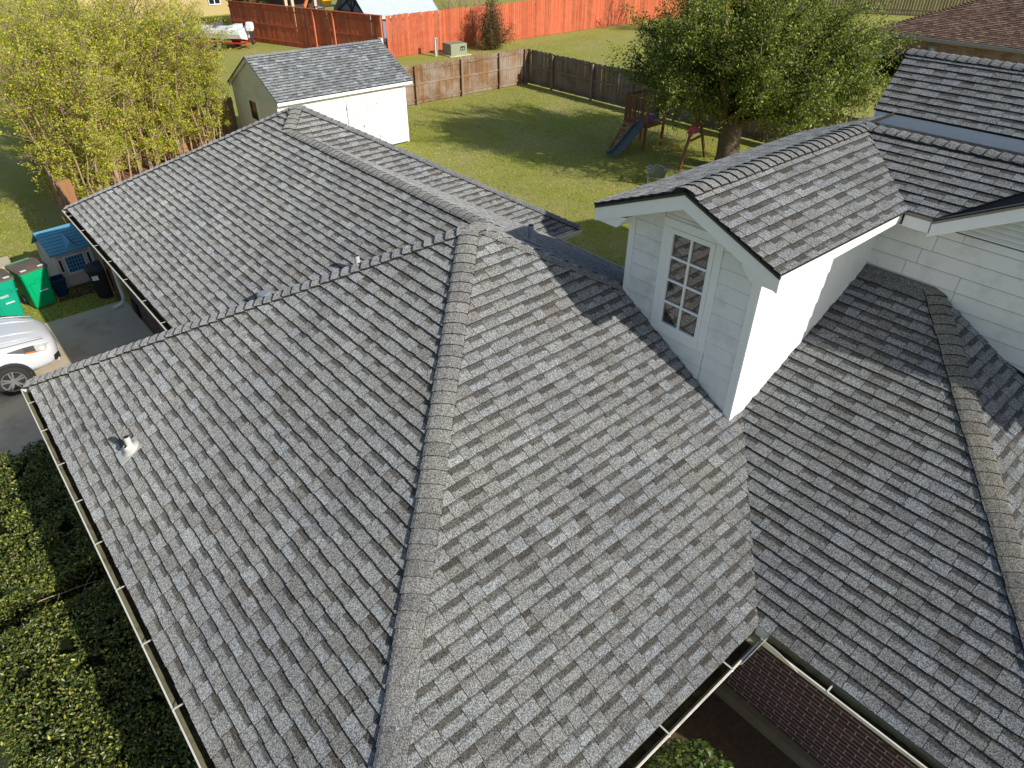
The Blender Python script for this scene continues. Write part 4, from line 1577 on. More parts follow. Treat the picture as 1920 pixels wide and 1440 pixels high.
for (y0, y1, z0, z1) in ((20.55, 20.62, 1.30, 2.12), (21.30, 21.37, 1.30, 2.12), (20.62, 21.30, 2.05, 2.12), (20.62, 21.30, 1.30, 1.37)):
    o = MB()
    o.box(sx0 - 0.03, sx0 + 0.01, y0, y1, z0, z1)
    part('window_frame', o, M_FASCIA, wn)
o = MB()
for k in range(4):
    o.box(sx0 - 0.016, sx0 - 0.013, 20.64 + k * 0.1, 20.73 + k * 0.1, 1.68, 2.05)
part('curtain', o, M_ORANGE, wn)
PS = Plane(3.62 - sl_ * yr, 0, sl_, [[(5.72, 18.52), (11.47, 18.52), (11.47, yr), (5.72, yr)]])
PS2 = Plane(3.62 + sl_ * yr, 0, -sl_, [[(5.72, yr), (11.47, yr), (11.47, 22.95), (5.72, 22.95)]])
o = MB()
for p in (PS, PS2):
    q = p.polys[0]
    top = [p.pt(x, y, -0.004) for x, y in q]
    bot = [v - Vector((0, 0, 0.03)) for v in top]
    o.add(top + bot, [(0, 1, 2, 3), (7, 6, 5, 4)] + [(i, 4 + i, 4 + (i + 1) % 4, (i + 1) % 4) for i in range(4)])
sr = part('roof', o, M_EDGE, sh)
PALS = [(0.24, 0.27, 0.30), (0.20, 0.225, 0.25), (0.17, 0.185, 0.205), (0.14, 0.15, 0.165)]
its = shingle_tabs(PS, 0.143, PALS, [0.3, 0.3, 0.25, 0.15], seed=50) + shingle_tabs(PS2, 0.143, PALS, [0.3, 0.3, 0.25, 0.15], seed=51)
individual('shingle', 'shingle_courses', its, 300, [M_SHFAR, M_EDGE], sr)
cs = caps((5.72, yr, 3.62), (11.47, yr, 3.62), PS, PS2, 0.16, 0.13, 0.02, (0.18, 0.2, 0.22), 60)
for _, m in cs:
    part('ridge_cap', m, [M_SHFAR, M_EDGE], sr, 'top')
o = MB()
o.box(5.73, 11.46, 18.535, 18.555, 2.29, 2.42)
part('fascia', o, M_FASCIA, sh)
for x in (5.735, 11.44):
    for s_ in (-1, 1):
        o = MB()
        ye = 18.55 if s_ < 0 else 22.9
        o.prism([(x, ye, 3.585 - sl_ * abs(ye - yr)), (x, yr, 3.585), (x, yr, 3.45), (x, ye, 3.45 - sl_ * abs(ye - yr))], (0.02, 0, 0))
        part('rake_board', o, M_SHEDW, sh)
o = MB()
o.box(5.76, 11.44, 18.56, sy0, 2.29, 2.305)
part('soffit', o, M_FASCIA, sh)
o = MB()
o.box(11.44, 11.54, yr - 0.12, yr + 0.12, 3.46, 3.68)
part('finial', o, M_HANG, sh)


# ------------------------------------------------------------------ things on the left
M_CAR = plain('car_paint', (0.58, 0.59, 0.60), 0.25, 0.5, 0.01)
MATS['car_paint'].node_tree.nodes['Principled BSDF'].inputs['Coat Weight'].default_value = 0.6
M_TYRE = plain('tyre', (0.03, 0.028, 0.026), 0.85, 0.2, 0.2)
M_RIM = plain('alloy', (0.55, 0.55, 0.56), 0.3, 0.5, 0.05, metal=0.8)
M_BLACKP = plain('black_plastic', (0.02, 0.02, 0.021), 0.55, 0.3)
M_LAMP = plain('lamp_glass', (0.42, 0.43, 0.40), 0.12, 0.6, 0.3, 14)
M_LAMPD = plain('lamp_dark', (0.07, 0.07, 0.07), 0.15, 0.6)
M_AMBER = plain('lamp_amber', (0.55, 0.16, 0.03), 0.25, 0.5)
M_CARGLASS = plain('car_glass', (0.015, 0.018, 0.02), 0.05, 0.8)

car = thing('parked_car', 'white car nosed into the driveway, only its front end in view', 'car', (-3.86, 10.02, 0.03))
# stations: x, bottom z, [half width, z] from sill up to the centre line
ST = [(0.0, 0.40, [(0.30, 0.40), (0.42, 0.50), (0.40, 0.64), (0.25, 0.70), (0.0, 0.71)]),
      (-0.07, 0.26, [(0.58, 0.26), (0.68, 0.46), (0.66, 0.68), (0.45, 0.80), (0.0, 0.82)]),
      (-0.22, 0.20, [(0.74, 0.22), (0.82, 0.46), (0.80, 0.74), (0.58, 0.88), (0.0, 0.91)]),
      (-0.50, 0.20, [(0.84, 0.22), (0.90, 0.50), (0.88, 0.82), (0.66, 0.96), (0.0, 0.99)]),
      (-0.85, 0.20, [(0.88, 0.22), (0.925, 0.54), (0.915, 0.88), (0.72, 1.02), (0.0, 1.05)]),
      (-1.25, 0.20, [(0.88, 0.22), (0.925, 0.54), (0.92, 0.93), (0.76, 1.07), (0.0, 1.11)]),
      (-1.45, 0.20, [(0.88, 0.22), (0.925, 0.54), (0.92, 0.95), (0.78, 1.10), (0.0, 1.15)]),
      (-2.20, 0.20, [(0.88, 0.22), (0.925, 0.54), (0.92, 0.98), (0.66, 1.56), (0.0, 1.63)]),
      (-3.40, 0.20, [(0.88, 0.22), (0.925, 0.54), (0.92, 1.00), (0.66, 1.57), (0.0, 1.65)]),
      (-4.15, 0.22, [(0.86, 0.24), (0.90, 0.56), (0.89, 1.02), (0.62, 1.45), (0.0, 1.52)]),
      (-4.45, 0.30, [(0.70, 0.34), (0.80, 0.60), (0.78, 0.98), (0.60, 1.10), (0.0, 1.12)])]
o = MB()
vs, NS = [], 9
for x, zb_, prof in ST:
    row = [(x, -w_, z) for w_, z in prof[:-1]] + [(x, 0, prof[-1][1])] + [(x, w_, z) for w_, z in prof[-2::-1]]
    vs += row
fs = []
for i in range(len(ST) - 1):
    for k in range(NS - 1):
        fs.append((i * NS + k, i * NS + k + 1, (i + 1) * NS + k + 1, (i + 1) * NS + k))
    fs.append((i * NS + NS - 1, i * NS, (i + 1) * NS, (i + 1) * NS + NS - 1))
fs.append(tuple(range(NS))[::-1])
fs.append(tuple((len(ST) - 1) * NS + k for k in range(NS)))
o.add(vs, fs)
body = part('body', o, M_CAR, car, True)
md = body.modifiers.new('smooth', 'SUBSURF')
md.levels = md.render_levels = 3


def car_patch(name, pts, off, mat, parent, th=0.012):
    """small moulded piece following the given outline"""
    m = MB()
    m.prism(pts, Vector(off) * th)
    return part(name, m, mat, parent)


for sd in (-1, 1):
    # headlight wrapped round the corner, amber lens at its rear foot
    hl = MB()
    up_ = [(-0.13, 0.60, 0.745), (-0.24, 0.70, 0.80), (-0.42, 0.785, 0.865), (-0.62, 0.845, 0.905), (-0.88, 0.895, 0.925)]
    lo_ = [(-0.15, 0.66, 0.66), (-0.25, 0.765, 0.70), (-0.42, 0.845, 0.745), (-0.62, 0.893, 0.80), (-0.88, 0.905, 0.905)]
    v = [(x, sd * (y + 0.014), z + 0.012) for x, y, z in up_] + [(x, sd * (y + 0.014), z + 0.012) for x, y, z in lo_]
    f_ = [(i, i + 1, 5 + i + 1, 5 + i) for i in range(4)]
    hl.add(v, f_, [0, 0, 1, 1])
    h = part('headlight', hl, [M_LAMP, M_LAMPD], car)
    am = MB()
    am.add([(-0.42, sd * 0.866, 0.775), (-0.60, sd * 0.912, 0.828), (-0.62, sd * 0.918, 0.800), (-0.42, sd * 0.872, 0.745), (-0.34, sd * 0.835, 0.735)], [(0, 1, 2, 3, 4)])
    part('indicator', am, M_AMBER, h)
    bl = MB()
    bl.lathe([(0.0, 0.03), (0.05, 0.025), (0.062, 0.0)], 12)
    b_ = part('lens', bl, M_HANG, h)
    b_.location = (-0.30, sd * 0.795, 0.76)
    b_.rotation_euler = (math.radians(-55 * sd), math.radians(20), 0)
    fg = MB()
    fg.add([(-0.04, sd * 0.60, 0.50), (-0.15, sd * 0.765, 0.52), (-0.17, sd * 0.785, 0.42), (-0.12, sd * 0.745, 0.34), (-0.04, sd * 0.62, 0.38)], [(0, 1, 2, 3, 4)])
    part('fog_lamp_surround', fg, M_BLACKP, car)
    fg = MB()
    fg.add([(-0.075, sd * 0.672, 0.40), (-0.145, sd * 0.77, 0.405), (-0.135, sd * 0.765, 0.355), (-0.085, sd * 0.70, 0.35)], [(0, 1, 2, 3)])
    part('fog_lamp', fg, M_HANG, car)
    # creases on the bonnet
    for yy, rz_ in ((0.30, 0.004), (0.60, 0.005)):
        m = MB()
        m.tube([(-0.20, sd * yy * 0.9, 0.905 - yy * 0.02), (-0.6, sd * yy, 1.005 - yy * 0.03), (-1.2, sd * yy * 1.1, 1.095 - yy * 0.03)], [0.006, 0.012, 0.008], 6)
        part('bonnet_crease', m, M_CAR, car, True)
    m = MB()
    m.lathe([(0.012, 0.0), (0.012, 0.012), (0.004, 0.018)], 8, -0.95, sd * 0.42)
    n_ = part('washer_nozzle', m, M_BLACKP, car)
    n_.location = (0, 0, 1.045)
    m = MB()
    m.tube([(-0.20, sd * 0.60, 0.873), (-0.5, sd * 0.70, 0.940), (-0.85, sd * 0.765, 0.990), (-1.25, sd * 0.80, 1.045)], 0.0045, 5)
    part('shut_line', m, M_BLACKP, car)
    # windscreen pillars and side glass
    m = MB()
    m.add([(-1.62, sd * 0.875, 1.06), (-3.9, sd * 0.875, 1.08), (-3.7, sd * 0.74, 1.44), (-2.2, sd * 0.74, 1.44)], [(0, 1, 2, 3)])
    part('side_window', m, M_CARGLASS, car)
    for wx in (-1.0, -3.6):
        ar = MB()
        A = [math.radians(a) for a in range(-8, 189, 14)]
        ys = sd * 0.935
        vi = [(wx + 0.345 * math.cos(a), ys, 0.32 + 0.345 * math.sin(a)) for a in A]
        vo = [(wx + 0.40 * math.cos(a), ys - sd * 0.012, 0.32 + 0.40 * math.sin(a)) for a in A]
        vj = [(wx + 0.345 * math.cos(a), ys - sd * 0.12, 0.32 + 0.345 * math.sin(a)) for a in A]
        n = len(A)
        ar.add(vi + vo + vj, [(i, i + 1, n + i + 1, n + i) for i in range(n - 1)] + [(i, i + 1, 2 * n + i + 1, 2 * n + i) for i in range(n - 1)])
        part('arch_trim', ar, M_BLACKP, car)
        wl = MB()
        wl.add([(wx + 0.342 * math.cos(k * math.pi / 12), sd * 0.928, 0.32 + 0.342 * math.sin(k * math.pi / 12)) for k in range(24)], [tuple(range(24))])
        part('wheel_well', wl, M_EDGE, car)
        wh = bpy.data.objects.new('wheel', None)
        tyre = MB()
        tyre.lathe([(0.205, -0.1), (0.235, -0.112), (0.30, -0.105), (0.325, -0.07), (0.325, 0.07), (0.30, 0.105), (0.235, 0.112), (0.205, 0.1)], 32)
        tm = tyre.mesh('tyre', M_TYRE, True)
        rim = MB()
        rim.lathe([(0.212, 0.098), (0.222, 0.112), (0.205, 0.108), (0.195, 0.06), (0.19, 0.0)], 32)
        for k in range(5):
            a = 2 * math.pi * k / 5 + 0.3
            for da in (-0.16, 0.16):
                c0 = Vector((0.045 * math.cos(a + da * 2), 0.045 * math.sin(a + da * 2), 0.088))
                c1 = Vector((0.20 * math.cos(a + da), 0.20 * math.sin(a + da), 0.10))
                rim.bar(c0, c1, 0.034, 0.028)
        rim.lathe([(0.0, 0.102), (0.04, 0.10), (0.055, 0.085), (0.055, 0.05)], 16)
        rmesh = rim.mesh('rim', M_RIM)
        disc = MB()
        disc.lathe([(0.0, 0.02), (0.19, 0.02)], 24)
        dmesh = disc.mesh('brake_disc', M_LAMPD)
        w0 = link('wheel', tm, car)
        w0.location = (wx, sd * 0.86, 0.32)
        w0.rotation_euler = (math.radians(90 if sd < 0 else -90), 0, 0)
        for nm, me in (('rim', rmesh), ('brake_disc', dmesh)):
            link(nm, me, w0)
        bpy.data.objects.remove(wh)
m = MB()
m.add([(-1.50, -0.70, 1.165), (-1.50, 0.70, 1.165), (-2.12, 0.60, 1.585), (-2.12, -0.60, 1.585)], [(0, 1, 2, 3)])
part('windscreen', m, M_CARGLASS, car)
m = MB()
m.add([(0.012, -0.35, 0.58), (0.012, 0.35, 0.58), (0.012, 0.30, 0.46), (0.012, -0.30, 0.46)], [(0, 1, 2, 3)])
part('grille', m, M_BLACKP, car)

# wheeled bins
M_GREEN = plain('bin_green', (0.0, 0.36, 0.135), 0.42, 0.35, 0.06, 3)
M_GREEN2 = plain('bin_teal_green', (0.004, 0.31, 0.19), 0.45, 0.35, 0.06, 3)
M_LID = plain('bin_lid', (0.13, 0.105, 0.075), 0.7, 0.2, 0.2, 6, dirt=(0.05, 0.045, 0.04), dscale=3)
M_STICK = plain('sticker', (0.72, 0.72, 0.70), 0.5)


def rrect(wx, wy, r, z, n=4, dy=0.0):
    out = []
    for cx, cy, a0 in ((wx - r, wy - r, 0), (-wx + r, wy - r, 90), (-wx + r, -wy + r, 180), (wx - r, -wy + r, 270)):
        for k in range(n + 1):
            a = math.radians(a0 + 90 * k / n)
            out.append((cx + r * math.cos(a), cy + r * math.sin(a) + dy, z))
    return out


def loft(m, rings, cap0=True, cap1=True, mi=0):
    n = len(rings[0])
    v = [q for r in rings for q in r]
    f = []
    for i in range(len(rings) - 1):
        for k in range(n):
            f.append((i * n + k, i * n + (k + 1) % n, (i + 1) * n + (k + 1) % n, (i + 1) * n + k))
    if cap0:
        f.append(tuple(range(n))[::-1])
    if cap1:
        f.append(tuple(range((len(rings) - 1) * n, len(rings) * n)))
    m.add(v, f, mi)


def bin_(loc, rz, mat, label, number=False):
    t = thing('wheeled_bin', label, 'bin', loc, rz, 'green wheeled bins by the driveway')
    m = MB()
    loft(m, [rrect(0.24, 0.27, 0.06, 0.04), rrect(0.25, 0.28, 0.06, 0.10), rrect(0.285, 0.325, 0.07, 0.66), rrect(0.30, 0.345, 0.07, 0.78), rrect(0.31, 0.36, 0.07, 0.92), rrect(0.31, 0.36, 0.07, 0.97), rrect(0.335, 0.385, 0.08, 0.975), rrect(0.335, 0.385, 0.08, 1.01)])
    part('body', m, mat, t)
    m = MB()
    # stepped front panel
    fy = lambda z: -0.272 - 0.083 * (z - 0.06) / 0.75
    m.prism([(-0.16, fy(0.08) - 0.001, 0.08), (0.20, fy(0.08) - 0.001, 0.08), (0.22, fy(0.62) - 0.001, 0.62), (0.10, fy(0.70) - 0.001, 0.70), (-0.20, fy(0.70) - 0.001, 0.70)], (0, -0.014, 0))
    part('front_panel', m, mat, t)
    m = MB()
    m.prism([(-0.30, fy(0.72) + 0.0, 0.72), (-0.06, fy(0.72), 0.72), (-0.02, fy(0.80), 0.80), (0.14, fy(0.80), 0.80), (0.18, fy(0.72), 0.72), (0.30, fy(0.72), 0.72), (0.30, fy(0.75), 0.76), (0.20, fy(0.76), 0.76), (0.155, fy(0.83), 0.83), (-0.035, fy(0.83), 0.83), (-0.075, fy(0.76), 0.76), (-0.30, fy(0.76), 0.76)], (0, -0.02, 0))
    part('lifting_rib', m, mat, t)
    m = MB()
    m.box(-0.05, 0.13, fy(0.50) - 0.022, fy(0.50) - 0.008, 0.47, 0.585)
    part('pocket', m, M_BLACKP if False else mat, t)
    m = MB()
    m.tube([(-0.05, fy(0.47) - 0.04, 0.475), (0.14, fy(0.47) - 0.04, 0.475)], 0.015, 8)
    part('catch_bar', m, M_STICK, t)
    m = MB()
    loft(m, [rrect(0.325, 0.375, 0.08, 1.012), rrect(0.345, 0.40, 0.09, 1.02), rrect(0.345, 0.40, 0.09, 1.045), rrect(0.31, 0.36, 0.08, 1.06)], True, False)
    loft(m, [rrect(0.31, 0.36, 0.08, 1.06), rrect(0.27, 0.31, 0.07, 1.045), rrect(0.10, 0.10, 0.05, 1.075)], False, True)
    lid = part('lid', m, M_LID, t)
    for x in (-0.20, 0.20):
        m = MB()
        m.box(x - 0.065, x + 0.065, -0.335, -0.255, 1.062, 1.068)
        part('sticker', m, M_STICK, lid)
    m = MB()
    m.tube([(-0.27, 0.40, 0.98), (-0.27, 0.46, 1.02), (0.27, 0.46, 1.02), (0.27, 0.40, 0.98)], 0.018, 8)
    part('handle', m, mat, t)
    for x in (-0.27, 0.27):
        m = MB()
        m.lathe([(0.0, -0.03), (0.12, -0.03), (0.13, 0), (0.12, 0.03), (0.0, 0.03)], 20)
        k = part('wheel', m, M_BLACKP, t)
        k.location = (x, 0.30, 0.13)
        k.rotation_euler = (0, math.radians(90), 0)
    if number:
        # pale serial marking stamped on the front, not legible in the photograph
        x = -0.10
        for wd_, hh in ((0.02, 0.05), (0.028, 0.05), (0.028, 0.05), (0.026, 0.05), (0.028, 0.05)):
            m = MB()
            for dx0, dx1, z0, z1 in ((0, wd_, 0.042, 0.05), (0, wd_, 0.021, 0.029), (0, wd_, 0, 0.008), (0 if wd_ < 0.027 else wd_ - 0.008, 0.008 if wd_ < 0.027 else wd_, 0, 0.05)):
                m.box(x + dx0, x + dx1, fy(0.66) - 0.026, fy(0.66) - 0.0145, 0.63 + z0, 0.63 + z1)
            part('marking', m, M_STICK, t)
            x += wd_ + 0.01
    return t


bin_((-3.62, 13.12, 0.0), math.radians(14), M_GREEN, 'bright green bin with two white stickers on its lid')
bin_((-4.36, 12.93, 0.0), math.radians(10), M_GREEN2, 'teal green bin at the picture edge with pale numbers on its front', True)

# black dustbin
t = thing('dustbin', 'round black plastic dustbin with lid under the rear gutter', 'dustbin', (-2.22, 12.55, 0))
m = MB()
m.lathe([(0.0, 0.01), (0.23, 0.01), (0.245, 0.05), (0.285, 0.70), (0.29, 0.71), (0.305, 0.72), (0.305, 0.80)], 28)
part('body', m, M_BLACKP, t, True)
m = MB()
m.lathe([(0.325, 0.775), (0.33, 0.80), (0.32, 0.83), (0.26, 0.855), (0.24, 0.85), (0.1, 0.885), (0.0, 0.89)], 28)
lid = part('lid', m, M_BLACKP, t, True)
m = MB()
m.tube([(-0.10, 0, 0.875), (-0.08, 0, 0.91), (0.08, 0, 0.91), (0.10, 0, 0.875)], 0.016, 8)
part('handle', m, M_BLACKP, lid, True)
m = MB()
m.box(-0.19, -0.05, -0.302, -0.280, 0.57, 0.68)
st = part('sticker', m, M_STICK, t)
st.rotation_euler = (0, 0, math.radians(-14))
# blue tub
t = thing('blue_tub', 'small dark blue plastic tub between the green bin and the playhouse', 'tub', (-3.12, 13.35, 0))
m = MB()
M_BLUETUB = plain('tub_blue', (0.005, 0.03, 0.07), 0.5)
loft(m, [rrect(0.13, 0.13, 0.04, 0.0), rrect(0.17, 0.17, 0.05, 0.42), rrect(0.185, 0.185, 0.05, 0.43), rrect(0.185, 0.185, 0.05, 0.46), rrect(0.16, 0.16, 0.05, 0.46), rrect(0.13, 0.13, 0.04, 0.05)], True, True)
part('body', m, M_BLUETUB, t)
m = MB()
m.tube([(-0.19, 0, 0.44), (-0.16, 0, 0.56), (0.16, 0, 0.56), (0.19, 0, 0.44)], 0.008, 6)
part('handle', m, M_HANG, t)

# playhouse
M_PLAYW = plain('playhouse_wall', (0.46, 0.42, 0.38), 0.6, 0.3, 0.06, 3, dirt=(0.27, 0.23, 0.2), dscale=2)
M_PLAYP = plain('playhouse_post', (0.60, 0.58, 0.57), 0.55)
M_PLAYB = plain('playhouse_blue', (0.10, 0.30, 0.43), 0.45, 0.35, 0.1, 3)
M_PLAYS = plain('playhouse_shutter', (0.012, 0.07, 0.16), 0.45)
ph = thing('playhouse', 'small plastic playhouse with blue shingled roof beside the bins', 'playhouse', (-2.60, 14.22, 0), math.radians(7))
HW, HD, EZ, RZ = 0.44, 0.55, 0.98, 1.36
m = MB()
m.box(-HW, HW, -HD, -HD + 0.04, 0, 0.36)
m.box(-HW, -0.24, -HD, -HD + 0.04, 0.36, EZ)
m.box(0.24, HW, -HD, -HD + 0.04, 0.36, EZ)
m.box(-0.24, 0.24, -HD, -HD + 0.04, 0.84, EZ)
part('front_wall', m, M_PLAYW, ph)
for nm, x in (('side_wall', -HW), ('side_wall', HW - 0.04)):
    m = MB()
    m.prism([(x, -HD + 0.041, 0), (x, HD - 0.041, 0), (x, HD - 0.041, EZ), (x, 0, RZ - 0.03), (x, -HD + 0.041, EZ)], (0.04, 0, 0))
    part(nm, m, M_PLAYW, ph)
m = MB()
m.box(-HW, HW, HD - 0.04, HD, 0, EZ)
part('back_wall', m, M_PLAYW, ph)
for k in range(4):
    m = MB()
    m.box(-HW + 0.05, HW - 0.05, -HD - 0.012, -HD - 0.001, 0.03 + k * 0.075, 0.095 + k * 0.075)
    part('clapboard', m, M_PLAYW, ph)
for x in (-HW - 0.03, HW - 0.04):
    for y in (-HD - 0.03, HD - 0.04):
        m = MB()
        m.box(x, x + 0.07, y, y + 0.07, 0, EZ + 0.01)
        part('post', m, M_PLAYP, ph)
m = MB()
m.box(-0.25, 0.25, -HD - 0.05, -HD - 0.002, 0.335, 0.37)
m.box(-0.25, 0.25, -HD - 0.03, -HD - 0.002, 0.80, 0.835)
m.box(-0.25, -0.215, -HD - 0.03, -HD - 0.002, 0.37, 0.80)
m.box(0.215, 0.25, -HD - 0.03, -HD - 0.002, 0.37, 0.80)
wn = part('window_frame', m, M_PLAYP, ph)
for sd in (-1, 1):
    sh_ = MB()
    xs = (-0.213, -0.003) if sd < 0 else (0.003, 0.213)
    for k in range(4):
        x = xs[0] + (xs[1] - xs[0]) * k / 3
        sh_.box(x - 0.01, x + 0.01, -HD - 0.015, -HD + 0.0, 0.372, 0.798)
    for k in range(5):
        z = 0.38 + k * 0.10
        sh_.box(xs[0], xs[1], -HD - 0.013, -HD - 0.001, z - 0.009, z + 0.009)
    part('shutter', sh_, M_PLAYB, wn)
m = MB()
m.box(-0.213, 0.213, -HD + 0.005, -HD + 0.03, 0.372, 0.798)
part('opening', m, M_PLAYS, wn)
for x in (-0.345, 0.345):
    m = MB()
    m.box(x - 0.05, x + 0.05, -HD - 0.012, -HD - 0.0015, 0.42, 0.80)
    w2 = part('side_light', m, M_PLAYP, ph)
    m = MB()
    m.box(x - 0.028, x + 0.028, -HD - 0.016, -HD - 0.0125, 0.45, 0.77)
    part('opening', m, M_EDGE, w2)
EO = 0.10
sl2 = (RZ - EZ) / HD
for sd in (-1, 1):
    m = MB()
    y0 = sd * (HD + EO)
    zE2 = EZ - EO * sl2 + 0.02
    m.prism([(-HW - EO, y0, zE2), (HW + EO, y0, zE2), (HW + EO, 0, RZ + 0.02), (-HW - EO, 0, RZ + 0.02)], (0, 0, 0.03))
    rp = part('roof', m, M_PLAYB, ph)
    rows_ = 8
    n3 = Vector((0, sd * sl2, 1)).normalized()
    for r_ in range(rows_):
        m = MB()
        x = -HW - EO + 0.01 - (0.045 if r_ % 2 else 0)
        while x < HW + EO - 0.02:
            xa, xb = max(x, -HW - EO + 0.01), min(x + 0.085, HW + EO - 0.01)
            if xb - xa > 0.02:
                def rp_(xx, u):
                    return Vector((xx, y0 * (1 - u), zE2 + (RZ + 0.02 - zE2) * u + 0.03)) + n3 * 0.001
                u0, u1 = (r_ + 0.03) / rows_, (r_ + 0.97) / rows_
                top = [rp_(xa, u0) + n3 * 0.022, rp_(xb, u0) + n3 * 0.022, rp_(xb, u1) + n3 * 0.004, rp_(xa, u1) + n3 * 0.004]
                bot = [rp_(xa, u0), rp_(xb, u0), rp_(xb, u1), rp_(xa, u1)]
                m.add(top + bot, [(0, 1, 2, 3), (0, 4, 5, 1), (1, 5, 6, 2), (2, 6, 7, 3), (3, 7, 4, 0)])
            x += 0.09
        part('shingle_row', m, M_PLAYB, rp, kind='stuff')
    # little gable on each slope
    m = MB()
    cx_ = 0.03 if sd < 0 else -0.12
    yb, yt = sd * (HD + EO - 0.02), sd * 0.18
    zt = RZ - 0.06
    m.add([(cx_ - 0.17, yb, zE2 + 0.035), (cx_ + 0.17, yb, zE2 + 0.035), (cx_, yb, zE2 + 0.26), (cx_, yt, zt + 0.05), (cx_ - 0.17, yb, zE2 + 0.03)], [(0, 1, 2), (0, 2, 3), (1, 3, 2)])
    part('roof_gable', m, M_PLAYB, ph)

# small lattice crate and pale box by the rear wall
t = thing('plastic_crate', 'dark lattice crate standing against the rear wing wall', 'crate', (-1.98, 10.95, 0.0))
m = MB()
for k in range(6):
    m.box(-0.02, 0.0, -0.22 + k * 0.08, -0.195 + k * 0.08, 0.0, 0.36)
for k in range(5):
    m.box(-0.024, -0.002, -0.22, 0.23, 0.02 + k * 0.08, 0.045 + k * 0.08)
part('lattice', m, M_BLACKP, t)
m = MB()
m.box(0.0, 0.012, -0.22, 0.23, 0.0, 0.36)
part('back', m, M_BLACKP, t)

# ------------------------------------------------------------------ back yard things
M_PLAYWD = varied('playset_wood', (0.22, 0.10, 0.045), 0.7, 5, 0.3, (5, 5, 1))
M_SLIDE = plain('slide_teal', (0.10, 0.125, 0.13), 0.4, 0.4, 0.1)
M_TARP = plain('tarp_green', (0.008, 0.045, 0.045), 0.6)
M_YEL = plain('swing_yellow', (0.75, 0.42, 0.03), 0.5)
M_CHAIN = plain('chain', (0.25, 0.24, 0.22), 0.5, metal=0.5)
M_PINK = plain('pink_cloth', (0.55, 0.09, 0.25), 0.8)
M_PURP = plain('purple_plastic', (0.22, 0.12, 0.33), 0.5)
pt = thing('playset', 'brown wooden playset with teal slide, tower and swing beam', 'playset', (18.3, 12.05, 0), 0, None, True)
TX0, TX1, TY0, TY1, TZ = 17.85, 18.95, 11.65, 12.75, 2.02
for x in (TX0, TX1):
    for y in (TY0, TY1):
        m = MB()
        m.box(x - 0.045, x + 0.045, y - 0.045, y + 0.045, 0, TZ)
        part('post', m, M_PLAYWD, pt)
for (a, b) in (((TX0, TY0), (TX1, TY0)), ((TX1, TY0), (TX1, TY1)), ((TX0, TY1), (TX1, TY1)), ((TX0, TY0), (TX0, TY1))):
    for z in (0.92, 1.98):
        m = MB()
        m.bar((*a, z), (*b, z), 0.04, 0.10)
        part('beam', m, M_PLAYWD, pt)
for k in range(7):
    m = MB()
    x = TX0 + 0.05 + k * 0.15
    m.box(x, x + 0.135, TY0, TY1, 0.97, 1.0)
    part('deck_board', m, M_PLAYWD, pt)
for k in range(6):
    m = MB()
    y = TY0 + 0.62 + k * 0.09
    m.box(TX0 - 0.03, TX0 - 0.005, y, y + 0.05, 0.92, 1.95)
    part('baluster', m, M_PLAYWD, pt)
for k in range(6):
    m = MB()
    x = TX0 + 0.1 + k * 0.17
    m.box(x, x + 0.05, TY1 + 0.01, TY1 + 0.035, 0.92, 1.95)
    part('baluster', m, M_PLAYWD, pt)
m = MB()
m.box(TX0 + 0.46, TX1 - 0.12, TY0 - 0.02, TY0 - 0.005, 1.20, 1.93)
part('tarp', m, M_TARP, pt)
for x in (TX0 + 0.40, TX1 - 0.10):
    m = MB()
    m.box(x, x + 0.06, TY0 - 0.035, TY0 + 0.01, 0.98, 1.97)
    part('baluster', m, M_PLAYWD, pt)
m = MB()
m.box(TX0 + 0.5, TX0 + 0.86, TY0 + 0.05, TY0 + 0.35, 1.0, 1.28)
part('toy_panel', m, M_PURP, pt)
# slide
m = MB()
P0 = [(17.88, 1.02), (17.5, 0.80), (17.0, 0.42), (16.6, 0.18), (16.3, 0.08), (16.12, 0.09)]
sec = [(-0.25, 0.10), (-0.22, 0.11), (-0.19, 0.0), (0.19, 0.0), (0.22, 0.11), (0.25, 0.10), (0.22, -0.03), (-0.22, -0.03)]
rings = [[(x, 11.9 + y, z + dz + 0.02) for y, dz in sec] for x, z in P0]
loft(m, rings)
part('slide', m, M_SLIDE, pt)
# ramp of boards on the left
for k in range(6):
    m = MB()
    u = (k + 0.5) / 6
    p = Vector((17.05 + 0.75 * u, 12.45, 0.05 + 0.92 * u))
    m.bar(p - Vector((0, 0.26, 0)), p + Vector((0, 0.26, 0)), 0.14, 0.03, (-0.78, 0, 0.63))
    part('ramp_board', m, M_ORANGE, pt)
for y in (12.2, 12.7):
    m = MB()
    m.bar((17.0, y, 0.0), (17.85, y, 0.98), 0.04, 0.09)
    part('ramp_rail', m, M_PLAYWD, pt)
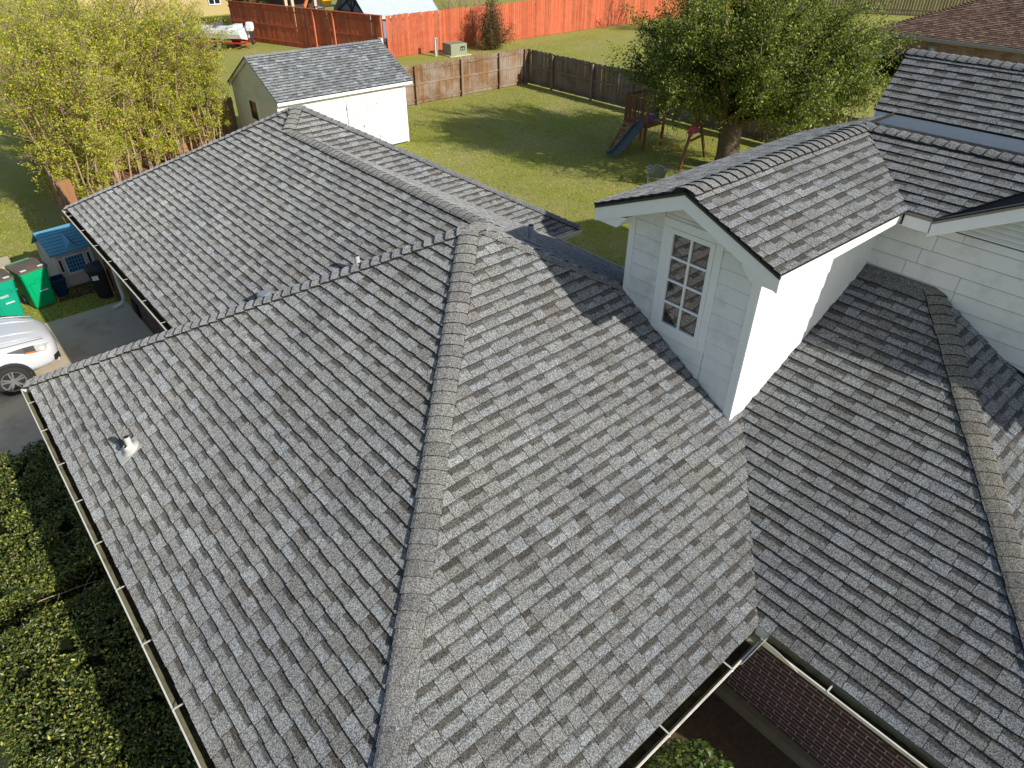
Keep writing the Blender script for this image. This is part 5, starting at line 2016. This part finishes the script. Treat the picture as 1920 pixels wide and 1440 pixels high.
# swing beam and A frame
BX, BY = 18.0, 9.4
m = MB()
m.bar((18.4, TY0, 1.95), (BX, BY - 0.1, 1.90), 0.09, 0.14)
part('swing_beam', m, M_PLAYWD, pt)
for ex, ey in ((16.95, 9.15), (19.1, 9.55)):
    m = MB()
    m.bar((ex, ey, 0.0), (BX + (0.06 if ex > BX else -0.06), BY, 1.95), 0.085, 0.085, (0, 1, 0))
    part('swing_leg', m, M_PLAYWD, pt)
m = MB()
m.bar((17.45, 9.27, 0.95), (18.55, 9.47, 0.95), 0.04, 0.09)
part('swing_brace', m, M_PLAYWD, pt)
for (f0, sag, zz) in ((0.25, 0.16, 0.48), (0.72, 0.18, 0.42)):
    c = Vector((18.4, TY0, 1.9)).lerp(Vector((BX, BY, 1.85)), f0)
    m = MB()
    for d in (-0.22, 0.22):
        m.tube([c + Vector((0, d, 0)), Vector((c.x - 0.1, c.y + d, zz + 0.1))], 0.008, 4)
    part('chain', m, M_CHAIN, pt, kind='stuff')
    m = MB()
    for k in range(6):
        a, b = -0.22 + 0.44 * k / 6, -0.22 + 0.44 * (k + 1) / 6
        q = lambda t_: zz + 0.1 - 0.12 * (1 - (t_ / 0.22) ** 2)
        m.bar((c.x - 0.1, c.y + a, q(a)), (c.x - 0.1, c.y + b, q(b)), 0.16, 0.02)
    part('swing_seat', m, M_YEL, pt)
for f0 in (0.5, 0.9):
    c = Vector((18.4, TY0, 1.9)).lerp(Vector((BX, BY, 1.85)), f0)
    m = MB()
    m.tube([c, c - Vector((0, 0, 0.7))], 0.007, 4)
    m.tube([c + Vector((0.0, 0.10 * math.sin(k * 0.6283), -0.80 + 0.10 * math.cos(k * 0.6283))) for k in range(11)], 0.014, 6, 0, False)
    part('trapeze_ring', m, M_TARP, pt)
t = thing('towel', 'crumpled pink towel hung over the swing frame', 'towel', (17.75, 9.35, 1.2), 0, None, False)
m = MB()
for i in range(7):
    for k in range(7):
        m.v.append((-0.28 + i * 0.093, 0.07 * math.sin(i * 1.3 + k) - 0.10 + 0.03 * k, 0.30 - abs(k - 3) * 0.10 + 0.03 * math.sin(i * 2.1)))
for i in range(6):
    for k in range(6):
        m.f.append([i * 7 + k, (i + 1) * 7 + k, (i + 1) * 7 + k + 1, i * 7 + k + 1]); m.m.append(0); m.c.append(None); m.u.append(None)
part('cloth', m, M_PINK, t, True)
# garden chair behind the dormer roof
M_CHAIRB = plain('chair_blue', (0.12, 0.16, 0.20), 0.55)
t = thing('garden_chair', 'blue grey slatted lawn chair, only its rounded back showing above the dormer roof', 'chair', (15.1, 8.75, 0), math.radians(127))
for k in range(7):
    m = MB()
    x = -0.27 + k * 0.09
    top = 0.88 - 0.16 * (abs(x) / 0.27) ** 2
    m.bar((x * 0.85, 0.24, 0.36), (x * 1.1, 0.52, top), 0.086, 0.016, (0, 1, 0))
    part('back_slat', m, M_CHAIRB, t)
for k in range(5):
    m = MB()
    m.box(-0.27, 0.27, -0.28 + k * 0.105, -0.19 + k * 0.105, 0.36 - k * 0.012, 0.38 - k * 0.012)
    part('seat_slat', m, M_CHAIRB, t)
for sd in (-1, 1):
    m = MB()
    m.box(sd * 0.30 - 0.06, sd * 0.30 + 0.06, -0.34, 0.32, 0.56, 0.58)
    part('arm', m, M_CHAIRB, t)
    for y in (-0.28, 0.26):
        m = MB()
        m.box(sd * 0.29 - 0.02, sd * 0.29 + 0.02, y - 0.045, y + 0.045, 0, 0.56)
        part('leg', m, M_CHAIRB, t)

# utility box and post by the red fence
M_UTIL = plain('utility_green', (0.22, 0.25, 0.16), 0.6)
t = thing('utility_box', 'pale green electrical cabinet on the grass before the red fence', 'cabinet', (24.3, 32.95, 0), math.radians(-4), None, False)
m = MB()
loft(m, [rrect(0.62, 0.52, 0.04, 0.0), rrect(0.62, 0.52, 0.04, 0.62), rrect(0.64, 0.54, 0.05, 0.63), rrect(0.60, 0.50, 0.05, 0.70)])
part('cabinet', m, M_UTIL, t)
m = MB()
m.box(0.10, 0.44, -0.535, -0.522, 0.30, 0.54)
part('warning_panel', m, M_EDGE, t)
for x in (0.19, 0.34):
    m = MB()
    m.box(x - 0.045, x + 0.045, -0.541, -0.536, 0.34, 0.46)
    part('label', m, M_UTIL, t)
m = MB()
m.box(-0.8, 0.8, -0.7, 0.7, -0.1, 0.06)
part('pad', m, M_CONC, t)
t = thing('metal_post', 'bare grey post standing near the pale green cabinet', 'post', (23.0, 33.2, 0))
m = MB()
m.box(-0.09, -0.075, -0.06, 0.06, 0, 1.05)
m.box(0.075, 0.09, -0.06, 0.06, 0, 1.05)
m.box(-0.075, 0.075, 0.04, 0.06, 0, 1.05)
part('shaft', m, M_HANG, t)
m = MB()
m.box(-0.095, 0.095, -0.065, 0.065, 1.05, 1.08)
part('cap', m, M_HANG, t)

# ------------------------------------------------------------------ brown roofed neighbour
M_BRICKF, nt_, b_ = base_mat('brick_far', 0.9, 0.1)
bt = nt_.nodes.new('ShaderNodeTexBrick')
bt.inputs['Color1'].default_value = (0.20, 0.085, 0.05, 1)
bt.inputs['Color2'].default_value = (0.30, 0.17, 0.13, 1)
bt.inputs['Mortar'].default_value = (0.32, 0.28, 0.25, 1)
bt.inputs['Scale'].default_value = 1.0
bt.inputs['Brick Width'].default_value = 0.21
bt.inputs['Row Height'].default_value = 0.072
bt.inputs['Mortar Size'].default_value = 0.008
sp = nt_.nodes.new('ShaderNodeSeparateXYZ')
nt_.links.new(pos_n(nt_), sp.inputs[0])
cb = nt_.nodes.new('ShaderNodeCombineXYZ')
nt_.links.new(math_n(nt_, 'ADD', sp.outputs[0], sp.outputs[1]), cb.inputs[0])
nt_.links.new(sp.outputs[2], cb.inputs[1])
nt_.links.new(cb.outputs[0], bt.inputs['Vector'])
bl = ramp(nt_, noise_n(nt_, pos_n(nt_), 1.6, 5, 0.7), [(0.45, 0.0), (0.6, 1.0)])
nt_.links.new(mixc(nt_, math_n(nt_, 'MULTIPLY', bl, 0.45), bt.outputs['Color'], (0.42, 0.33, 0.30)), b_.inputs['Base Color'])
M_GUTGREY = plain('gutter_grey', (0.25, 0.25, 0.25), 0.5)
nh = thing('neighbour_house', 'brick house with brown shingled hip roof at the upper right', 'house', (44, 3, 0), 0, None, True)
m = MB()
m.box(38.65, 50.0, -12.0, 12.1, 0, 2.42)
part('wall', m, M_BRICKF, nh)
nx0, ny1, nz = 38.1, 12.75, 2.45
sn = 0.42
PN1 = Plane(nz - sn * nx0, sn, 0, [[(nx0, -12.6), (44.4, -12.6), (44.4, ny1 - 6.3), (nx0, ny1)]])
PN2 = Plane(nz + sn * ny1, 0, -sn, [[(nx0, ny1), (44.4, ny1 - 6.3), (50.7, ny1)]])
PN3 = Plane(nz + sn * 50.7, -sn, 0, [[(44.4, -12.6), (50.7, -12.6), (50.7, ny1), (44.4, ny1 - 6.3)]])
m = MB()
for p in (PN1, PN2, PN3):
    q = p.polys[0]
    q = q if area(q) > 0 else q[::-1]
    top = [p.pt(x, y, -0.004) for x, y in q]
    n = len(q)
    m.add(top + [v - Vector((0, 0, 0.12)) for v in top], [tuple(range(n)), tuple(range(n, 2 * n))[::-1]] + [(i, n + i, n + (i + 1) % n, (i + 1) % n) for i in range(n)])
nr = part('roof', m, M_EDGE, nh)
its = []
for i, p in enumerate((PN1, PN2)):
    its += shingle_tabs(p, 0.16, BRN, BRNW, (0.22, 0.42), 1.2, seed=80 + i)
part('shingle_courses', join([m_ for _, m_ in its]), [M_BROWN, M_EDGE], nr, kind='stuff')
cs = caps((44.4, ny1 - 6.3, nz + sn * 6.3), (nx0, ny1, nz), PN1, PN2, 0.2, 0.15, 0.04, (0.20, 0.115, 0.08), 81)
for _, m_ in cs:
    part('ridge_cap', m_, [M_BROWN, M_EDGE], nr)
m = MB()
m.box(nx0 - 0.12, nx0 + 0.0, -12.6, ny1, nz - 0.16, nz - 0.02)
part('gutter', m, M_GUTGREY, nh)
m = MB()
m.box(nx0 + 0.0, 38.66, -12.5, ny1 - 0.1, nz - 0.20, nz - 0.18)
part('soffit', m, M_SOFFIT, nh)
m = MB()
m.tube([(38.2, 12.3, 2.35), (38.5, 12.15, 2.1), (38.58, 12.15, 0.25), (38.3, 12.2, 0.05)], 0.05, 8)
part('downspout', m, M_GUTGREY, nh)
m = MB()
m.box(38.55, 38.65, 9.25, 9.70, 1.62, 2.02)
v = part('wall_vent', m, M_GUTGREY, nh)
m = MB()
m.lathe([(0.0, 0.06), (0.10, 0.05), (0.13, 0.0)], 16)
k = part('vent_hood', m, M_HANG, v)
k.location = (38.56, 9.47, 1.80)
k.rotation_euler = (0, math.radians(-90), 0)
# dish
t = thing('satellite_dish', 'dark satellite dish with white arm on the brown roof', 'dish', (42.3, 9.4, 4.25))
m = MB()
ringp = [(0.0, 0.0), (0.22, 0.02), (0.40, 0.075), (0.44, 0.10), (0.44, 0.115), (0.40, 0.09), (0.22, 0.035), (0.0, 0.015)]
m.lathe(ringp, 24)
d = part('reflector', m, M_DRIP, t, True)
d.location = (0, 0, 0.75)
d.rotation_euler = (math.radians(70), 0, math.radians(-150))
m = MB()
m.tube([(0, 0, -0.2), (0, 0, 0.5), (0.05, 0.02, 0.75)], 0.03, 8)
part('mast', m, M_HANG, t)
m = MB()
m.tube([(0.02, -0.05, 0.45), (0.42, -0.30, 0.72)], 0.02, 6)
part('arm', m, M_HANG, t)
m = MB()
m.box(0.36, 0.60, -0.40, -0.24, 0.68, 0.84)
part('receiver', m, M_STICK, t)
# dark shrub by that wall
t = thing('dark_shrub', 'dark leafy shrub against the brick wall of the brown roofed house', 'shrub', (37.9, 10.6, 0), 0, None, True)
P = RNG.normal(size=(5000, 3))
P /= np.linalg.norm(P, axis=1, keepdims=True)
P = P * (RNG.uniform(0.2, 1, (5000, 1)) ** 0.4) * np.array([0.7, 1.3, 0.85]) + np.array([37.8, 10.6, 0.8])
leaf_mesh('foliage', P, 0.13, [(0.022, 0.04, 0.014, 3), (0.035, 0.06, 0.018, 2)], M_LEAF, t, 0.3)
m = MB()
for k in range(8):
    limb(m, (37.9, 10.6, 0), (37.8 + RNG.uniform(-.5, .5), 10.6 + RNG.uniform(-1, 1), RNG.uniform(.8, 1.4)), 0.02, 0.006, 4, 3)
part('stems', m, M_TWIG, t)

# ------------------------------------------------------------------ beyond the red fence
M_METAL = plain('metal_roof', (0.42, 0.47, 0.52), 0.45, 0.5, 0.06, 2)
M_BLUEW = plain('grey_blue_boards', (0.20, 0.23, 0.27), 0.8)
M_DARKT = plain('dark_trim', (0.05, 0.04, 0.035), 0.8)
M_CREAM = plain('cream_post', (0.55, 0.45, 0.30), 0.7)
bs = thing('barn_shed', 'grey shed with ribbed metal roof and dark cross braced gable beyond the red fence', 'shed', (23.5, 39.5, 0), 0, None, True)
gx0, gx1, gy0, gy1, gez, grz = 20.95, 26.2, 37.7, 41.7, 2.0, 3.75
gyr = (gy0 + gy1) / 2
m = MB()
m.box(gx0, gx1, gy0 + 0.1, gy1 - 0.1, 0, gez)
m.prism([(gx0, gy0 + 0.1, gez), (gx0, gy1 - 0.1, gez), (gx0, gyr, grz - 0.06)], (gx1 - gx0, 0, 0))
part('wall', m, M_BLUEW, bs)
for a, b in (((gy0 + 0.15, gez), (gyr, gez + 0.9)), ((gyr, grz - 0.1), (gyr, 0.1)), ((gy1 - 0.15, gez), (gyr, gez + 0.9)), ((gy0 + 0.1, gez), (gy1 - 0.1, gez)), ((gy0 + 1.2, gez + 1.0), (gyr, gez + 0.1)), ((gy1 - 1.2, gez + 1.0), (gyr, gez + 0.1))):
    m = MB()
    m.bar((gx0 - 0.03, a[0], a[1]), (gx0 - 0.03, b[0], b[1]), 0.12, 0.05, (1, 0, 0))
    part('brace', m, M_DARKT, bs)
m = MB()
m.box(gx0 - 0.02, gx0 + 0.02, gy0 + 0.5, gy0 + 1.5, 1.2, 1.85)
part('window', m, M_GLASS, bs)
for sd in (0, 1):
    m = MB()
    ye = gy0 - 0.2 if sd == 0 else gy1 + 0.2
    sl3 = (grz - gez) / (gyr - gy0)
    ze3 = gez - 0.2 * sl3 + 0.1
    m.prism([(gx0 - 0.25, ye, ze3), (gx1 + 0.2, ye, ze3), (gx1 + 0.2, gyr, grz + 0.1), (gx0 - 0.25, gyr, grz + 0.1)], (0, 0, 0.02))
    rr = part('roof', m, M_METAL, bs)
    for k in range(9):
        m = MB()
        u = k / 9
        p0 = Vector((gx0 - 0.25, ye + (gyr - ye) * u, ze3 + (grz + 0.1 - ze3) * u + 0.02))
        m.bar(p0, p0 + Vector((gx1 - gx0 + 0.45, 0, 0)), 0.03, 0.035)
        part('rib', m, M_METAL, rr)
m = MB()
m.box(gx0 - 0.24, gx1 + 0.19, gy0 - 0.19, gy0 - 0.16, gez - 0.22, gez - 0.04)
part('fascia', m, M_FASCIA, bs)

pb = thing('porch', 'open timber porch with cream posts beyond the dark red fence', 'porch', (21, 49, 0), 0, None, True)
m = MB()
m.box(17.6, 25.0, 51.4, 51.6, 0, 4.2)
part('back_wall', m, M_DARKT, pb)
for x in (17.9, 19.7, 20.2, 22.0, 24.6):
    m = MB()
    m.box(x - 0.1, x + 0.1, 46.9, 47.1, 0, 4.0)
    part('post', m, M_CREAM, pb)
m = MB()
m.box(17.3, 25.3, 46.6, 51.8, 4.0, 4.15)
part('roof', m, M_METAL, pb)
m = MB()
m.box(17.6, 25.0, 46.8, 51.3, 0.0, 0.15)
part('floor', m, M_DARKT, pb)
M_ORNG = plain('orange_cover', (0.62, 0.16, 0.04), 0.6)
t = thing('leaf_blower', 'orange and black garden machine hung in the porch', 'tool', (20.95, 46.7, 1.35))
m = MB()
m.tube([(0, 0, 0.0), (0.05, 0, 0.4), (0.35, 0, 0.9), (0.4, 0, 1.2)], [0.09, 0.13, 0.1, 0.06], 8)
part('housing', m, M_ORNG, t)
m = MB()
m.tube([(0.1, -0.1, 0.1), (0.5, -0.1, 0.5), (0.9, -0.1, 0.9)], 0.04, 6)
part('pipe', m, M_DARKT, t)
t = thing('storage_rack', 'grey shelf standing beside the porch posts', 'rack', (20.45, 42.3, 0))
for x in (-0.75, 0.75):
    for y in (-0.25, 0.25):
        m = MB()
        m.box(x - 0.04, x + 0.04, y - 0.04, y + 0.04, 0, 2.2)
        part('upright', m, M_DARKT, t)
for z in (0.5, 1.2, 2.18):
    m = MB()
    m.box(-0.8, 0.8, -0.3, 0.3, z, z + 0.05)
    part('shelf', m, M_BLUEW, t)
t = thing('yellow_tote', 'bright yellow plastic tote on top of the shelf above the red fence', 'tote', (20.45, 42.3, 2.23))
m = MB()
loft(m, [rrect(0.30, 0.22, 0.05, 0), rrect(0.36, 0.26, 0.05, 0.42), rrect(0.39, 0.29, 0.05, 0.43), rrect(0.39, 0.29, 0.05, 0.50)])
part('body', m, M_YEL, t)
m = MB()
loft(m, [rrect(0.40, 0.30, 0.05, 0.502), rrect(0.38, 0.28, 0.05, 0.54)])
part('lid', m, M_YEL, t)

M_YHOUSE = plain('yellow_siding', (0.42, 0.33, 0.15), 0.8, 0.2, 0.15, 2, stretch=(1, 1, 8))
yh_ = thing('yellow_house', 'tan yellow house wall with a small window at the top of the picture', 'house', (17, 63, 0), 0, None, True)
m = MB()
m.box(9, 23.4, 60, 68, 0, 3.0)
part('wall', m, M_YHOUSE, yh_)
m = MB()
m.prism([(8.5, 59.5, 3.0), (8.5, 68.5, 3.0), (8.5, 64, 5.5)], (15.4, 0, 0))
part('roof', m, M_BROWN if False else M_DARKT, yh_)
m = MB()
m.box(18.85, 19.75, 59.95, 59.99, 0.85, 1.75)
w_ = part('window', m, M_GLASS, yh_)
for z0, z1, x0, x1 in ((0.78, 0.85, 18.8, 19.8), (1.75, 1.82, 18.8, 19.8), (0.85, 1.75, 19.27, 19.33), (0.85, 1.75, 18.8, 18.85), (0.85, 1.75, 19.75, 19.8)):
    m = MB()
    m.box(x0, x1, 59.92, 59.96, z0, z1)
    part('window_frame', m, M_FASCIA, w_)

# boat on its trailer
M_BOATW = plain('boat_white', (0.74, 0.75, 0.76), 0.35, 0.5, 0.03)
M_BOATR = plain('boat_red', (0.45, 0.03, 0.025), 0.4, 0.4, 0.1)
bt_ = thing('motor_boat', 'white and red motor boat on a trailer behind the crape myrtles', 'boat', (14.9, 43.3, 0), math.radians(128))
stn = [(0.0, 0.86, 0.55), (1.2, 0.92, 0.52), (2.6, 0.86, 0.52), (3.7, 0.58, 0.60), (4.5, 0.2, 0.74), (4.8, 0.02, 0.85)]
ring_ = []
for x, w_, kz in stn:
    tz = 1.18 + 0.05 * x * 0.3
    ring_.append([(x, -w_, tz), (x, -w_ * 0.98, tz - 0.22), (x, -w_ * 0.82, kz + 0.16), (x, 0, kz), (x, w_ * 0.82, kz + 0.16), (x, w_ * 0.98, tz - 0.22), (x, w_, tz)])
m = MB()
vv = [q for r in ring_ for q in r]
ff, mm = [], []
for i in range(len(ring_) - 1):
    for k in range(6):
        ff.append((i * 7 + k, (i + 1) * 7 + k, (i + 1) * 7 + k + 1, i * 7 + k + 1))
        mm.append(1 if k in (2, 3) else 0)
ff.append(tuple(range(7)))
mm.append(0)
m.add(vv, ff, mm)
part('hull', m, [M_BOATW, M_BOATR], bt_)
m = MB()
for i in range(len(ring_) - 1):
    a, b = ring_[i], ring_[i + 1]
    zc0, zc1 = (0.10, 0.12)
    m.add([a[0], a[6], (a[6][0], 0, a[6][2] + zc0), b[0], b[6], (b[6][0], 0, b[6][2] + zc1)], [(0, 2, 5, 3), (2, 1, 4, 5)])
m.add([ring_[0][0], ring_[0][6], (0, 0, ring_[0][6][2] + 0.10)], [(0, 1, 2)])
part('deck', m, M_BOATW, bt_)
m = MB()
m.prism([(1.9, -0.6, 1.30), (1.9, 0.6, 1.30), (1.7, 0.5, 1.62), (1.7, -0.5, 1.62)], (0.03, 0, 0))
part('windscreen', m, M_CARGLASS, bt_)
for x, y in ((0.7, 0.35), (0.7, -0.35)):
    m = MB()
    m.box(x - 0.22, x + 0.22, y - 0.22, y + 0.22, 1.22, 1.42)
    part('seat', m, M_BOATW, bt_)
m = MB()
loft(m, [[(x - 0.32, y, z) for x, y, z in rrect(0.2, 0.15, 0.08, 1.10)], [(x - 0.34, y, z) for x, y, z in rrect(0.24, 0.19, 0.09, 1.25)], [(x - 0.36, y, z) for x, y, z in rrect(0.22, 0.17, 0.08, 1.55)], [(x - 0.34, y, z) for x, y, z in rrect(0.14, 0.10, 0.05, 1.62)]])
mot = part('outboard_motor', m, M_BOATW, bt_)
m = MB()
m.box(-0.44, -0.24, -0.05, 0.05, 0.35, 1.12)
m.prism([(-0.62, -0.01, 0.42), (-0.26, -0.01, 0.45), (-0.30, -0.01, 0.22)], (0, 0.02, 0))
part('outboard_leg', m, M_DRIP, mot)
m = MB()
for y in (-0.55, 0.55):
    m.box(-0.2, 4.2, y - 0.05, y + 0.05, 0.36, 0.46)
m.bar((4.2, -0.55, 0.41), (5.9, 0, 0.41), 0.08, 0.08)
m.bar((4.2, 0.55, 0.41), (5.9, 0, 0.41), 0.08, 0.08)
m.bar((0.0, -0.6, 0.41), (0.0, 0.6, 0.41), 0.09, 0.09)
tr = part('trailer', m, M_BOATR, bt_)
for y in (-0.95, 0.95):
    m = MB()
    m.lathe([(0.0, -0.09), (0.17, -0.09), (0.3, -0.08), (0.32, 0.0), (0.3, 0.08), (0.17, 0.09), (0.0, 0.09)], 20)
    k = part('wheel', m, M_TYRE, tr)
    k.location = (1.4, y, 0.32)
    k.rotation_euler = (math.radians(90), 0, 0)
# leafy tree hanging over the boat and the dark fence
clumpy_tree('shade_tree', 'small green tree drooping over the boat by the dark red fence', (17.2, 47.0, 0), 2.2, 0.14, (16.9, 46.2, 3.4), (1.9, 1.9, 1.5), 26, 9, 26, 0.16, [(0.08, 0.12, 0.03, 3), (0.13, 0.17, 0.04, 2)], M_TWIG, M_LEAF, None, (0, 0, 0), 0.22, 0.3, 0.02)
# bare brush right of the grey shed
t = thing('brush_pile', 'heap of bare pale sticks beyond the red fence by the metal roofed shed', 'brush', (28.5, 38.5, 0), 0, None, True)
m = MB()
for k in range(120):
    x = RNG.uniform(26.8, 30.5)
    limb(m, (x, RNG.uniform(37.5, 39), RNG.uniform(0, 1)), (x + RNG.normal(0, 0.7), 38.3 + RNG.normal(0, 0.5), RNG.uniform(1.6, 3.3)), 0.025, 0.008, 3, 3, 0.05, 0.06)
part('sticks', m, M_STEM, t, kind='stuff')
